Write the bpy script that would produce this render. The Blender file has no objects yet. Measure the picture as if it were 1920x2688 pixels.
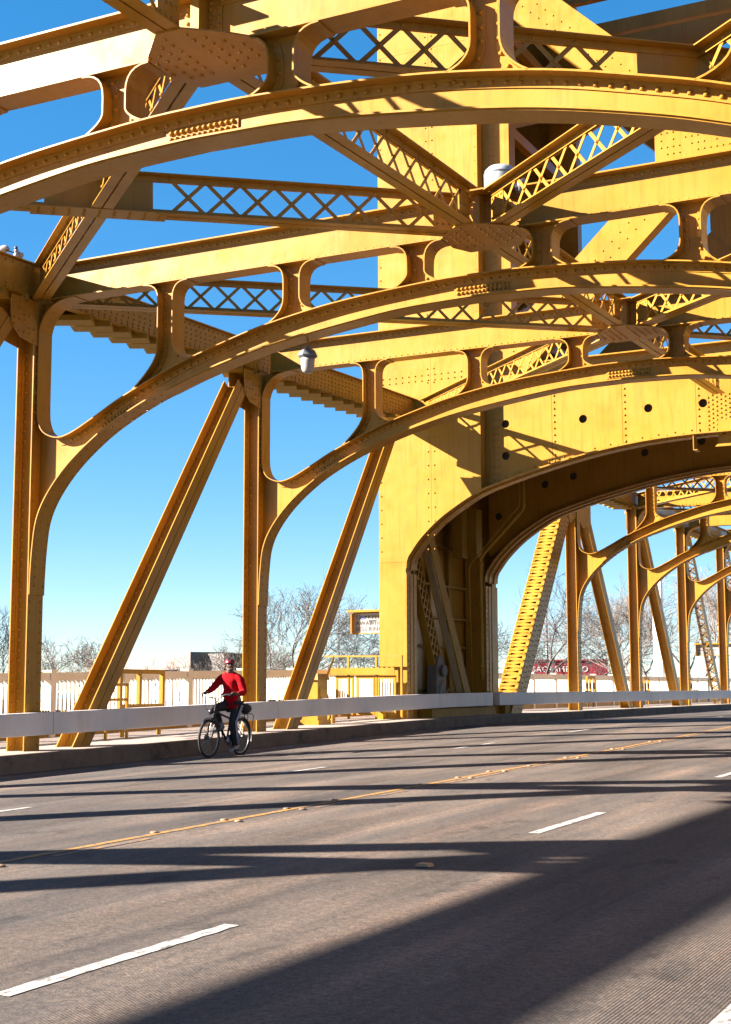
import bpy, bmesh, math, random
from mathutils import Vector, Matrix
from mathutils.geometry import tessellate_polygon
R = math.radians
SC = bpy.context.scene
COL = SC.collection

# ------------------------------------------------------------------ camera, sky, sun, exposure
cam_d = bpy.data.cameras.new('camera')
cam = bpy.data.objects.new('camera', cam_d)
COL.objects.link(cam); SC.camera = cam
cam_d.sensor_fit = 'HORIZONTAL'; cam_d.sensor_width = 24.0
cam_d.lens = 24.0 * 3777.24 / 1920.0
cam_d.clip_start = 0.05; cam_d.clip_end = 4000
r_, u_, f_ = Vector((.89154, .45293, -.00261)), Vector((.05755, -.10757, .99253)), Vector((-.44927, .88503, .12196))
M = Matrix(((r_.x, u_.x, -f_.x, 0), (r_.y, u_.y, -f_.y, 0), (r_.z, u_.z, -f_.z, 0.0), (0, 0, 0, 1)))
M.translation = Vector((0, 0, 1.0716))
cam.matrix_world = M

SUN = Vector((-1.68, -1.10, 1.0)).normalized()
world = bpy.data.worlds.new("World"); SC.world = world; world.use_nodes = True
wn = world.node_tree.nodes; wl = world.node_tree.links
wn.clear()
wo = wn.new('ShaderNodeOutputWorld'); bg = wn.new('ShaderNodeBackground')
sky = wn.new('ShaderNodeTexSky'); sky.sky_type = 'NISHITA'; sky.sun_disc = False
sky.sun_elevation = math.asin(SUN.z); sky.sun_rotation = R(236.8)
sky.altitude = 2500; sky.air_density = 1.0; sky.dust_density = 0.0; sky.ozone_density = 3.0
gm = wn.new('ShaderNodeGamma'); gm.inputs[1].default_value = .63
hs = wn.new('ShaderNodeHueSaturation'); hs.inputs['Saturation'].default_value = 1.66
hs.inputs['Value'].default_value = 1.0
wl.new(sky.outputs[0], gm.inputs[0]); wl.new(gm.outputs[0], hs.inputs['Color']); wl.new(hs.outputs[0], bg.inputs[0]); wl.new(bg.outputs[0], wo.inputs[0])
bg.inputs[1].default_value = 0.054
sun_d = bpy.data.lights.new('sun', 'SUN'); sun = bpy.data.objects.new('sun', sun_d); COL.objects.link(sun)
sun_d.energy = 5.0; sun_d.angle = R(0.53); sun_d.color = (1.0, .90, .80)
sun.rotation_euler = SUN.to_track_quat('Z', 'Y').to_euler()
SC.view_settings.view_transform = 'Standard'; SC.view_settings.look = 'None'
SC.view_settings.exposure = 2.9; SC.view_settings.gamma = 1.0; SC.view_settings.use_curve_mapping = False
SC.cycles.max_bounces = 6; SC.cycles.diffuse_bounces = 3

# ------------------------------------------------------------------ materials
def newmat(name):
    m = bpy.data.materials.new(name); m.use_nodes = True
    nt = m.node_tree; b = nt.nodes['Principled BSDF']
    return m, nt, b
def N(nt, t, **kw):
    n = nt.nodes.new(t)
    for k, v in kw.items():
        if k in n.inputs: n.inputs[k].default_value = v
        else: setattr(n, k, v)
    return n
def ramp(nt, fac, stops):
    n = nt.nodes.new('ShaderNodeValToRGB'); e = n.color_ramp.elements
    e[0].position, e[0].color = stops[0][0], stops[0][1]
    e[1].position, e[1].color = stops[-1][0], stops[-1][1]
    for p, c in stops[1:-1]:
        x = e.new(p); x.color = c
    nt.links.new(fac, n.inputs[0]); return n
AF = .77
def c4(c, k=1.0): return (c[0]*k*AF, c[1]*k*AF, c[2]*k*AF, 1)
def bump(nt, b, h, strength, dist):
    n = nt.nodes.new('ShaderNodeBump'); n.inputs['Strength'].default_value = strength; n.inputs['Distance'].default_value = dist
    nt.links.new(h, n.inputs['Height']); nt.links.new(n.outputs[0], b.inputs['Normal']); return n
def mat(name, col, rough=.6, var=.12, scale=3.0, metal=0.0, spec=.5, bmp=0.0, dirt=None, dirt_amt=.5, stretch=(1, 1, 1), coat=0.0):
    m, nt, b = newmat(name)
    tc = N(nt, 'ShaderNodeNewGeometry')
    mp = N(nt, 'ShaderNodeMapping'); mp.inputs['Scale'].default_value = stretch
    nt.links.new(tc.outputs['Position'], mp.inputs[0])
    n1 = N(nt, 'ShaderNodeTexNoise', Scale=scale, Detail=6.0, Roughness=.6)
    nt.links.new(mp.outputs[0], n1.inputs['Vector'])
    rp = ramp(nt, n1.outputs[0], [(.25, c4(col, 1-var)), (.75, c4(col, 1+var))])
    out = rp.outputs[0]
    if dirt:
        n2 = N(nt, 'ShaderNodeTexNoise', Scale=scale*.45, Detail=10.0, Roughness=.72)
        nt.links.new(mp.outputs[0], n2.inputs['Vector'])
        r2 = ramp(nt, n2.outputs[0], [(.52, (0, 0, 0, 1)), (.72, (1, 1, 1, 1))])
        mu = N(nt, 'ShaderNodeMath', operation='MULTIPLY'); mu.inputs[1].default_value = dirt_amt
        nt.links.new(r2.outputs[0], mu.inputs[0])
        mx = N(nt, 'ShaderNodeMix', data_type='RGBA'); nt.links.new(mu.outputs[0], mx.inputs[0])
        nt.links.new(out, mx.inputs[6]); mx.inputs[7].default_value = c4(dirt); out = mx.outputs[2]
    nt.links.new(out, b.inputs['Base Color'])
    b.inputs['Roughness'].default_value = rough; b.inputs['Metallic'].default_value = metal
    b.inputs['Specular IOR Level'].default_value = spec
    if coat: b.inputs['Coat Weight'].default_value = coat; b.inputs['Coat Roughness'].default_value = .25
    if bmp:
        n3 = N(nt, 'ShaderNodeTexNoise', Scale=scale*12, Detail=4.0)
        nt.links.new(mp.outputs[0], n3.inputs['Vector']); bump(nt, b, n3.outputs[0], .5, bmp)
    return m
# golden bridge paint: mottled, faint vertical streaks, rusty rub marks
def paint_mat(name, base, rough, streak=.6, rust=.8):
    m, nt, b = newmat(name)
    g = N(nt, 'ShaderNodeNewGeometry')
    n1 = N(nt, 'ShaderNodeTexNoise', Scale=.9, Detail=8.0, Roughness=.62); nt.links.new(g.outputs['Position'], n1.inputs['Vector'])
    r1 = ramp(nt, n1.outputs[0], [(.28, c4((base[0]*.80, base[1]*.76, base[2]*.7))), (.5, c4(base)), (.74, c4((base[0]*1.06, base[1]*1.09, base[2]*1.5)))])
    mp = N(nt, 'ShaderNodeMapping'); mp.inputs['Scale'].default_value = (9, 9, .6)
    nt.links.new(g.outputs['Position'], mp.inputs[0])
    n2 = N(nt, 'ShaderNodeTexNoise', Scale=1.3, Detail=5.0, Roughness=.6); nt.links.new(mp.outputs[0], n2.inputs['Vector'])
    r2 = ramp(nt, n2.outputs[0], [(.50, (0, 0, 0, 1)), (.80, (streak,)*3+(1,))])
    mx = N(nt, 'ShaderNodeMix', data_type='RGBA'); nt.links.new(r2.outputs[0], mx.inputs[0]); nt.links.new(r1.outputs[0], mx.inputs[6])
    mx.inputs[7].default_value = (base[0]*.50, base[1]*.38, base[2]*.4, 1)
    n3 = N(nt, 'ShaderNodeTexNoise', Scale=5.5, Detail=12.0, Roughness=.75); nt.links.new(g.outputs['Position'], n3.inputs['Vector'])
    r3 = ramp(nt, n3.outputs[0], [(.63, (0, 0, 0, 1)), (.70, (rust,)*3+(1,))])
    mx2 = N(nt, 'ShaderNodeMix', data_type='RGBA'); nt.links.new(r3.outputs[0], mx2.inputs[0]); nt.links.new(mx.outputs[2], mx2.inputs[6])
    mx2.inputs[7].default_value = (.12, .05, .018, 1)
    nt.links.new(mx2.outputs[2], b.inputs['Base Color'])
    n4 = N(nt, 'ShaderNodeTexNoise', Scale=3.0, Detail=6.0); nt.links.new(g.outputs['Position'], n4.inputs['Vector'])
    rr = N(nt, 'ShaderNodeMapRange'); rr.inputs[3].default_value = rough-.10; rr.inputs[4].default_value = rough+.14
    nt.links.new(n4.outputs[0], rr.inputs[0]); nt.links.new(rr.outputs[0], b.inputs['Roughness'])
    n5 = N(nt, 'ShaderNodeTexNoise', Scale=1.6, Detail=3.0); nt.links.new(g.outputs['Position'], n5.inputs['Vector'])
    bump(nt, b, n5.outputs[0], .25, .03)
    b.inputs['Specular IOR Level'].default_value = .20
    return m
GOLD = (.365, .182, .022)
PAINT = paint_mat('gold_paint', GOLD, .31)
PAINT2 = paint_mat('gold_paint_worn_shade', (.30, .165, .014), .55, .6, .9)  # worn gold; its darker tone also paints shade onto the archway's inner parts
YEL = paint_mat('yellow_enamel', (.33, .165, .012), .38, .2, .5)
WHITE_RAIL = mat('rail_white', (.74, .68, .62), .6, .05, 1.2, dirt=(.45, .36, .29), dirt_amt=.45, stretch=(3, 3, .6), bmp=.001)
WHITE = mat('white_enamel', (.70, .69, .66), .5, .03, 2.0)
FENCE = mat('fence_cream', (.72, .63, .50), .55, .05, 2.0, dirt=(.5, .42, .30), dirt_amt=.3)
CONC = mat('walk_concrete', (.27, .215, .175), .85, .12, 1.1, dirt=(.20, .165, .14), dirt_amt=.6, bmp=.003)
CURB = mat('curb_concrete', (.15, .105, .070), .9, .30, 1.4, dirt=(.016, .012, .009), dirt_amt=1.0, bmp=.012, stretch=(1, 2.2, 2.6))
BLACK = mat('black_rubber', (.006, .006, .007), .8, .1, 5)
BLKMET = mat('black_enamel', (.006, .006, .007), .45, .1, 5)
CHROME = mat('bright_metal', (.22, .22, .23), .35, .05, 5, metal=.8)
GREY = mat('grey_enamel', (.12, .13, .15), .5, .1, 5)
GLASSY = mat('frosted_lens', (.30, .275, .26), .35, .05, 8)
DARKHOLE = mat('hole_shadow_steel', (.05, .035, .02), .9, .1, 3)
MECH = mat('grey_machinery', (.13, .11, .085), .6, .25, 6, dirt=(.07, .05, .03), dirt_amt=.7)
BARK = mat('bark', (.12, .095, .08), .9, .3, 8)
BARK2 = mat('pale_bark', (.22, .17, .135), .9, .25, 8)
BARK3 = mat('dark_bark', (.065, .055, .052), .9, .3, 8)
BUDS = mat('olive_buds', (.20, .17, .06), .9, .3, 8)

def asphalt():
    m, nt, b = newmat('asphalt')
    g = N(nt, 'ShaderNodeNewGeometry')
    mp = N(nt, 'ShaderNodeMapping'); mp.inputs['Scale'].default_value = (1.0, .10, 1)
    nt.links.new(g.outputs['Position'], mp.inputs[0])
    nA = N(nt, 'ShaderNodeTexNoise', Scale=1.15, Detail=9.0, Roughness=.62); nt.links.new(mp.outputs[0], nA.inputs['Vector'])
    nB = N(nt, 'ShaderNodeTexNoise', Scale=.33, Detail=6.0, Roughness=.6); nt.links.new(g.outputs['Position'], nB.inputs['Vector'])
    nC = N(nt, 'ShaderNodeTexNoise', Scale=62.0, Detail=6.0, Roughness=.85); nt.links.new(g.outputs['Position'], nC.inputs['Vector'])
    rA = ramp(nt, nA.outputs[0], [(.30, (.038, .034, .031, 1)), (.52, (.070, .060, .052, 1)), (.75, (.128, .103, .084, 1))])
    rB = ramp(nt, nB.outputs[0], [(.32, (.70, .73, .77, 1)), (.68, (1.25, 1.15, 1.06, 1))])
    mu = N(nt, 'ShaderNodeMix', data_type='RGBA', blend_type='MULTIPLY'); mu.inputs[0].default_value = 1
    nt.links.new(rA.outputs[0], mu.inputs[6]); nt.links.new(rB.outputs[0], mu.inputs[7])
    rC = ramp(nt, nC.outputs[0], [(.34, (.32, .31, .30, 1)), (.5, (1, 1, 1, 1)), (.68, (1.9, 1.8, 1.66, 1))])
    mu2 = N(nt, 'ShaderNodeMix', data_type='RGBA', blend_type='MULTIPLY'); mu2.inputs[0].default_value = 1
    nt.links.new(mu.outputs[2], mu2.inputs[6]); nt.links.new(rC.outputs[0], mu2.inputs[7])
    nF = N(nt, 'ShaderNodeTexNoise', Scale=21.0, Detail=4.0, Roughness=.75); nt.links.new(g.outputs['Position'], nF.inputs['Vector'])
    rF = ramp(nt, nF.outputs[0], [(.36, (.66, .66, .68, 1)), (.62, (1.28, 1.24, 1.20, 1))])
    muF = N(nt, 'ShaderNodeMix', data_type='RGBA', blend_type='MULTIPLY'); muF.inputs[0].default_value = 1
    nt.links.new(mu2.outputs[2], muF.inputs[6]); nt.links.new(rF.outputs[0], muF.inputs[7]); mu2 = muF
    # long tyre-polished and rust-tinted streaks
    mpS = N(nt, 'ShaderNodeMapping'); mpS.inputs['Scale'].default_value = (2.4, .045, 1); nt.links.new(g.outputs['Position'], mpS.inputs[0])
    nS = N(nt, 'ShaderNodeTexNoise', Scale=1.0, Detail=7.0, Roughness=.65); nt.links.new(mpS.outputs[0], nS.inputs['Vector'])
    rS = ramp(nt, nS.outputs[0], [(.34, (.70, .72, .76, 1)), (.5, (1, .98, .96, 1)), (.66, (1.30, 1.16, 1.08, 1))])
    muS = N(nt, 'ShaderNodeMix', data_type='RGBA', blend_type='MULTIPLY'); muS.inputs[0].default_value = 1
    nt.links.new(mu2.outputs[2], muS.inputs[6]); nt.links.new(rS.outputs[0], muS.inputs[7]); mu2 = muS
    # saw-cut grooves running along the road, broken up by noise
    mg = N(nt, 'ShaderNodeMapping'); mg.inputs['Scale'].default_value = (1, .02, 1)
    nt.links.new(g.outputs['Position'], mg.inputs[0])
    wv = N(nt, 'ShaderNodeTexWave', Scale=17.5, Distortion=1.1, Detail=3.0); wv.bands_direction = 'X'
    wv.inputs['Detail Scale'].default_value = 4.0
    nt.links.new(mg.outputs[0], wv.inputs['Vector'])
    nD = N(nt, 'ShaderNodeTexNoise', Scale=1.6, Detail=5.0); nt.links.new(mp.outputs[0], nD.inputs['Vector'])
    rD = ramp(nt, nD.outputs[0], [(.40, (.0,)*3+(1,)), (.66, (1, 1, 1, 1))])
    gm = N(nt, 'ShaderNodeMath', operation='MULTIPLY'); nt.links.new(wv.outputs['Fac'], gm.inputs[0]); nt.links.new(rD.outputs[0], gm.inputs[1])
    # darker colour in the grooves
    rG = ramp(nt, gm.outputs[0], [(.25, (1, 1, 1, 1)), (.95, (.60, .58, .56, 1))])
    nO = N(nt, 'ShaderNodeTexNoise', Scale=2.6, Detail=7.0, Roughness=.6); mpO = N(nt, 'ShaderNodeMapping'); mpO.inputs['Scale'].default_value = (1, .5, 1)
    nt.links.new(g.outputs['Position'], mpO.inputs[0]); nt.links.new(mpO.outputs[0], nO.inputs['Vector'])
    rO = ramp(nt, nO.outputs[0], [(.30, (.45, .45, .46, 1)), (.40, (1, 1, 1, 1))])
    muO = N(nt, 'ShaderNodeMix', data_type='RGBA', blend_type='MULTIPLY'); muO.inputs[0].default_value = 1
    nt.links.new(mu2.outputs[2], muO.inputs[6]); nt.links.new(rO.outputs[0], muO.inputs[7]); mu2 = muO
    mu3 = N(nt, 'ShaderNodeMix', data_type='RGBA', blend_type='MULTIPLY'); mu3.inputs[0].default_value = 1
    nt.links.new(mu2.outputs[2], mu3.inputs[6]); nt.links.new(rG.outputs[0], mu3.inputs[7])
    nt.links.new(mu3.outputs[2], b.inputs['Base Color'])
    b.inputs['Roughness'].default_value = .82; b.inputs['Specular IOR Level'].default_value = .35
    ad = N(nt, 'ShaderNodeMath', operation='SUBTRACT'); nt.links.new(nC.outputs[0], ad.inputs[0]); nt.links.new(gm.outputs[0], ad.inputs[1])
    bump(nt, b, ad.outputs[0], .75, .006)
    return m
ASPH = asphalt()
def marking(name, col, wear=.5):
    m, nt, b = newmat(name)
    g = N(nt, 'ShaderNodeNewGeometry')
    mp = N(nt, 'ShaderNodeMapping'); mp.inputs['Scale'].default_value = (1, .35, 1); nt.links.new(g.outputs['Position'], mp.inputs[0])
    n = N(nt, 'ShaderNodeTexNoise', Scale=26.0, Detail=8.0, Roughness=.7); nt.links.new(mp.outputs[0], n.inputs['Vector'])
    r = ramp(nt, n.outputs[0], [(wear-.07, c4(col)), (wear+.03, (.075, .064, .056, 1))])
    nt.links.new(r.outputs[0], b.inputs['Base Color']); b.inputs['Roughness'].default_value = .7
    bump(nt, b, n.outputs[0], .5, .004)
    return m
MWHITE = marking('white_road_paint', (.36, .335, .31), .585)
MYEL = marking('yellow_road_paint', (.36, .165, .014), .56)
MYEL2 = marking('worn_yellow_road_paint', (.34, .15, .02), .48)

# ------------------------------------------------------------------ mesh helpers
class MB:
    def __init__(s): s.v = []; s.f = []
    def add(s, vs, fs):
        o = len(s.v); s.v += [tuple(v) for v in vs]; s.f += [tuple(i+o for i in f) for f in fs]
    def box(s, x0, x1, y0, y1, z0, z1):
        s.add([(x, y, z) for z in (z0, z1) for y in (y0, y1) for x in (x0, x1)],
              [(0, 2, 3, 1), (4, 5, 7, 6), (0, 1, 5, 4), (2, 6, 7, 3), (0, 4, 6, 2), (1, 3, 7, 5)])
    def bar(s, A, B, w, h, up=(0, 0, 1), off=(0, 0)):
        A = Vector(A); B = Vector(B); d = (B-A).normalized(); up = Vector(up)
        sd = d.cross(up).normalized(); up = sd.cross(d).normalized()
        vs = []
        for P in (A, B):
            for a, b in ((-1, -1), (1, -1), (1, 1), (-1, 1)):
                vs.append(P + sd*(a*w/2+off[0]) + up*(b*h/2+off[1]))
        s.add(vs, [(0, 1, 2, 3), (7, 6, 5, 4), (0, 4, 5, 1), (1, 5, 6, 2), (2, 6, 7, 3), (3, 7, 4, 0)])
    def tube(s, pts, r, n=8, caps=True):
        pts = [Vector(p) for p in pts]; rs = r if isinstance(r, (list, tuple)) else [r]*len(pts)
        ref = None; rings = []
        for i, p in enumerate(pts):
            d = (pts[min(i+1, len(pts)-1)] - pts[max(i-1, 0)]).normalized()
            if ref is None: ref = d.orthogonal().normalized()
            a = (ref - d*ref.dot(d)); a = a.normalized() if a.length > 1e-6 else d.orthogonal().normalized(); ref = a
            b = d.cross(a)
            rings.append([p + (a*math.cos(t)+b*math.sin(t))*rs[i] for t in [2*math.pi*k/n for k in range(n)]])
        o = len(s.v)
        for rg in rings: s.v += [tuple(v) for v in rg]
        for i in range(len(rings)-1):
            for k in range(n):
                k2 = (k+1) % n
                s.f.append((o+i*n+k, o+i*n+k2, o+(i+1)*n+k2, o+(i+1)*n+k))
        if caps:
            s.f.append(tuple(o+k for k in range(n))[::-1]); s.f.append(tuple(o+(len(rings)-1)*n+k for k in range(n)))
    def lathe(s, prof, n=16, c=(0, 0, 0), ax='z'):
        o = len(s.v)
        for (r, h) in prof:
            for k in range(n):
                t = 2*math.pi*k/n; a, b = r*math.cos(t), r*math.sin(t)
                v = (a, b, h) if ax == 'z' else ((h, a, b) if ax == 'x' else (a, h, b))
                s.v.append((v[0]+c[0], v[1]+c[1], v[2]+c[2]))
        for i in range(len(prof)-1):
            for k in range(n):
                k2 = (k+1) % n; s.f.append((o+i*n+k, o+i*n+k2, o+(i+1)*n+k2, o+(i+1)*n+k))
        s.f.append(tuple(o+k for k in range(n))[::-1]); s.f.append(tuple(o+(len(prof)-1)*n+k for k in range(n)))
    def plate(s, loops, a0, a1, axis='y'):
        """2-D polygon (outer loop then holes) given thickness between a0 and a1 along axis"""
        if not isinstance(loops[0][0], (tuple, list, Vector)): loops = [loops]
        def P(q, a): return (q[0], a, q[1]) if axis == 'y' else ((a, q[0], q[1]) if axis == 'x' else (q[0], q[1], a))
        flat = [q for L in loops for q in L]
        tris = tessellate_polygon([[Vector((q[0], q[1], 0)) for q in L] for L in loops])
        n = len(flat); o = len(s.v)
        s.v += [P(q, a0) for q in flat] + [P(q, a1) for q in flat]
        for t in tris:
            s.f.append((o+t[0], o+t[1], o+t[2])); s.f.append((o+n+t[2], o+n+t[1], o+n+t[0]))
        i0 = 0
        for L in loops:
            m = len(L)
            for k in range(m):
                a, b = i0+k, i0+(k+1) % m
                s.f.append((o+a, o+b, o+n+b, o+n+a))
            i0 += m
    def strip(s, pts, y0, y1, t, closed=False, axis='y'):
        """band following a 2-D path, width y0..y1 along axis, thickness t to the left of the path"""
        n = len(pts); q = [Vector(p) for p in pts]; inn = []
        for i in range(n):
            a = q[i-1] if (i > 0 or closed) else q[i]; b = q[(i+1) % n] if (i < n-1 or closed) else q[i]
            d = (b-a)
            d = d.normalized() if d.length > 1e-9 else Vector((1, 0))
            inn.append(q[i] + Vector((-d.y, d.x))*t)
        def P(w, a): return (w[0], a, w[1]) if axis == 'y' else (a, w[0], w[1])
        o = len(s.v)
        for i in range(n):
            s.v += [P(q[i], y0), P(q[i], y1), P(inn[i], y1), P(inn[i], y0)]
        m = n if closed else n-1
        for i in range(m):
            a = o+4*i; b = o+4*((i+1) % n)
            for k in range(4): s.f.append((a+k, a+(k+1) % 4, b+(k+1) % 4, b+k))
        if not closed:
            s.f.append((o, o+1, o+2, o+3)); e = o+4*(n-1); s.f.append((e+3, e+2, e+1, e))
    def rivet(s, p, nrm, r=.021, h=.016):
        r *= 1.22; h *= 1.5
        p = Vector(p); nrm = Vector(nrm); a = nrm.orthogonal().normalized(); b = nrm.cross(a); o = len(s.v); n = 6
        for rr, hh in ((r, 0), (r*.82, h*.62), (r*.35, h)):
            for k in range(n):
                t = 2*math.pi*k/n; s.v.append(tuple(p + (a*math.cos(t)+b*math.sin(t))*rr + nrm*hh))
        for i in range(2):
            for k in range(n):
                k2 = (k+1) % n; s.f.append((o+i*n+k, o+i*n+k2, o+(i+1)*n+k2, o+(i+1)*n+k))
        s.f.append(tuple(o+2*n+k for k in range(n)))
    def mesh(s, name, mt, smooth=False):
        me = bpy.data.meshes.new(name); me.from_pydata(s.v, [], s.f)
        bm = bmesh.new(); bm.from_mesh(me); bmesh.ops.recalc_face_normals(bm, faces=bm.faces); bm.to_mesh(me); bm.free()
        me.materials.append(mt)
        if smooth:
            for p in me.polygons: p.use_smooth = True
        return me
def link(name, me, parent=None):
    o = bpy.data.objects.new(name, me); COL.objects.link(o)
    if parent: o.parent = parent
    return o
def part(name, mb, mt, parent, smooth=False, stuff=False, label=None):
    if not mb.v: return None
    o = link(name, mb.mesh(name, mt, smooth), parent)
    if stuff: o['kind'] = 'stuff'
    if label: o['label'] = label
    return o
def thing(name, label, cat, loc=(0, 0, 0), group=None, rz=0):
    o = bpy.data.objects.new(name, None); COL.objects.link(o); o.location = loc; o.rotation_euler = (0, 0, rz)
    o.empty_display_size = .2
    o['label'] = label; o['category'] = cat
    if group: o['group'] = group
    return o
def struct(name, mb, mt, smooth=False, kind='structure'):
    o = link(name, mb.mesh(name, mt, smooth)); o['kind'] = kind; return o
def copy_tree(o, parent=None):
    c = o.copy(); COL.objects.link(c)
    if parent: c.parent = parent
    for ch in list(o.children): copy_tree(ch, c)
    return c
def catmull(P, n=5):
    out = []
    for i in range(len(P)-1):
        p0 = P[max(i-1, 0)]; p1 = P[i]; p2 = P[i+1]; p3 = P[min(i+2, len(P)-1)]
        for k in range(n):
            t = k/n
            out.append(tuple(.5*((2*p1[j])+(-p0[j]+p2[j])*t+(2*p0[j]-5*p1[j]+4*p2[j]-p3[j])*t*t+(-p0[j]+3*p1[j]-3*p2[j]+p3[j])*t**3) for j in (0, 1)))
    out.append(tuple(P[-1])); return out
def resample(path, step):
    out = [Vector(path[0])]; acc = 0
    dirs = [(Vector(path[1])-Vector(path[0])).normalized()]
    for i in range(1, len(path)):
        a, b = Vector(path[i-1]), Vector(path[i]); L = (b-a).length
        if L < 1e-9: continue
        d = (b-a)/L; s = step-acc
        while s <= L:
            out.append(a+d*s); dirs.append(d); s += step
        acc = L-(s-step)
    return out, dirs

# ------------------------------------------------------------------ levels of the bridge
YB = 34.84
def deck(Y):
    d = Y-YB; g = .0156; w = 4.0
    if d > w: return 0.0
    if d < -w: return g*d
    return -g*(w-d)**2/(4*w)
XC = -7.57; XT = -15.5; XR = 2*XC-XT
P = 7.2005; Y1 = 18.437; Y4 = 46.205
PY = {n: Y1+P*(n-1) for n in (-2, -1, 0, 1, 2, 3)}
TY = {-2: 7.48, -1: 7.68, 0: 7.89, 1: 8.11, 2: 8.30, 3: 8.48}
LY = {n: Y4+P*n for n in range(-1, 6)}
def walk(Y): return deck(Y)+.34
def roadz(X, Y): return deck(Y)+.05+(.05 if Y > YB else .05*max(0, min(1, (Y-20)/15)))+.10*(1-((X-XC)/7.43)**2)
YT = 33.34

# ------------------------------------------------------------------ ground, river, deck
mb = MB(); mb.add([(-3000, -3000, -9), (3000, -3000, -9), (3000, 3000, -9), (-3000, 3000, -9)], [(0, 1, 2, 3)])
water_m, nt_, b_ = newmat('river_water'); b_.inputs['Base Color'].default_value = (.03, .05, .045, 1); b_.inputs['Roughness'].default_value = .12
g_ = N(nt_, 'ShaderNodeNewGeometry'); n_ = N(nt_, 'ShaderNodeTexNoise', Scale=.8, Detail=5.0); nt_.links.new(g_.outputs['Position'], n_.inputs['Vector']); bump(nt_, b_, n_.outputs[0], .4, .15)
struct('river', mb, water_m)
BANK = mat('bank_earth', (.06, .05, .032), .95, .35, .25, bmp=.05)
mb = MB()   # far bank, a rising earth slope beyond the river
nx, ny = 60, 14
random.seed(5)
for j in range(ny):
    for i in range(nx):
        x = -420+ i*12.0; t = j/(ny-1); y = 62+t*500 - (x+60)*.35
        z = -9.4 + 6.2*min(1, t*9)**.7 + random.uniform(-.25, .25)
        mb.v.append((x if abs(x+7.6) > 1e9 else x, y, z))
for j in range(ny-1):
    for i in range(nx-1):
        a = j*nx+i; mb.f.append((a, a+1, a+nx+1, a+nx))
struct('river_bank', mb, BANK, True)

def sheet(xs, ys, zf):
    m = MB()
    for y in ys:
        for x in xs: m.v.append((x, y, zf(x, y)))
    n = len(xs)
    for j in range(len(ys)-1):
        for i in range(n-1):
            a = j*n+i; m.f.append((a, a+1, a+n+1, a+n))
    return m
YS = [-14+2.0*i for i in range(78)]
xs = [-15.02+(14.9)*i/24 for i in range(25)]
mb = sheet(xs, YS, roadz)
struct('road', mb, ASPH, True)
mb = MB()
for y0, y1 in zip(YS[:-1], YS[1:]):   # deck slab under road and walks
    z = min(deck(y0), deck(y1)) - .25
    mb.box(-19.0, 3.9, y0, y1, z-.5, z)
struct('deck_slab', mb, CONC)
# walks with kerb faces, in slabs with joints
for side in (-1, 1):
    nm = 'sidewalk'
    m1 = MB(); m2 = MB()
    y = -14.0; i = 0
    while y < 138:
        y1 = min(y+2.4, 138)
        a, b = (-18.42, -15.08) if side < 0 else (-.06, 3.28)
        za, zb = walk(y), walk(y1)
        m1.add([(a, y+.006, za), (b, y+.006, za), (b, y1-.006, zb), (a, y1-.006, zb), (a, y+.006, za-.3), (b, y+.006, za-.3), (b, y1-.006, zb-.3), (a, y1-.006, zb-.3)],
               [(0, 1, 2, 3), (7, 6, 5, 4), (0, 4, 5, 1), (1, 5, 6, 2), (2, 6, 7, 3), (3, 7, 4, 0)])
        y = y1
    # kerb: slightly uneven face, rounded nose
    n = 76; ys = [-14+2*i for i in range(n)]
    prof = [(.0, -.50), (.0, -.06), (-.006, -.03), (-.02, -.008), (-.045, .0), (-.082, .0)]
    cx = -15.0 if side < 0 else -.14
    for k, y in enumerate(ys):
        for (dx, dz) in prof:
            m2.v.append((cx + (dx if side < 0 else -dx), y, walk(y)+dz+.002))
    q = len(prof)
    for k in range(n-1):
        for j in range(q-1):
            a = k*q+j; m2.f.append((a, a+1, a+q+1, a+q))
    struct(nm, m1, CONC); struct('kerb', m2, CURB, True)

# road markings
def line_patch(m, x0, x1, ya, yb, lift=.004, step=.5):
    n = max(1, int((yb-ya)/step)); o = len(m.v)
    for i in range(n+1):
        y = ya+(yb-ya)*i/n
        j0 = random.uniform(-.007, .007); j1 = random.uniform(-.007, .007)
        m.v += [(x0+j0, y, roadz(x0, y)+lift), (x1+j1, y, roadz(x1, y)+lift)]
    for i in range(n):
        a = o+2*i; m.f.append((a, a+1, a+3, a+2))
def dash(X, ya, yb, label, grp):
    m = MB(); line_patch(m, X-.05, X+.05, ya, yb, step=.12)
    o = link('lane_dash', m.mesh('lane_dash', MWHITE)); o['kind'] = 'structure'
k = 0
for ya in (-1.8, 5.33, 12.36, 19.35, 26.4, 33.4, 40.4, 47.4): dash(-4.60, ya, ya+2.0, '', '')
for ya in (3.7, 10.75, 18.0, 24.4, 30.7, 37.7, 44.7, 51.7): dash(-10.56, ya, ya+(1.42 if ya == 18.0 else 1.9), '', '')
m = MB(); line_patch(m, -7.715, -7.63, -12, 136, step=.2); o = struct('yellow_centre_line', m, MYEL)
m = MB()
for a, b in ((2.0, 6.1), (9.3, 10.6), (13.6, 14.3), (15.2, 15.9), (16.9, 19.0), (20.1, 22.8), (23.5, 31), (32, 60)): line_patch(m, -7.56, -7.48, a, b)
struct('worn_yellow_line', m, MYEL2)
m = MB(); line_patch(m, -1.58, -1.48, -12, 136); struct('edge_line', m, MWHITE)
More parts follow.
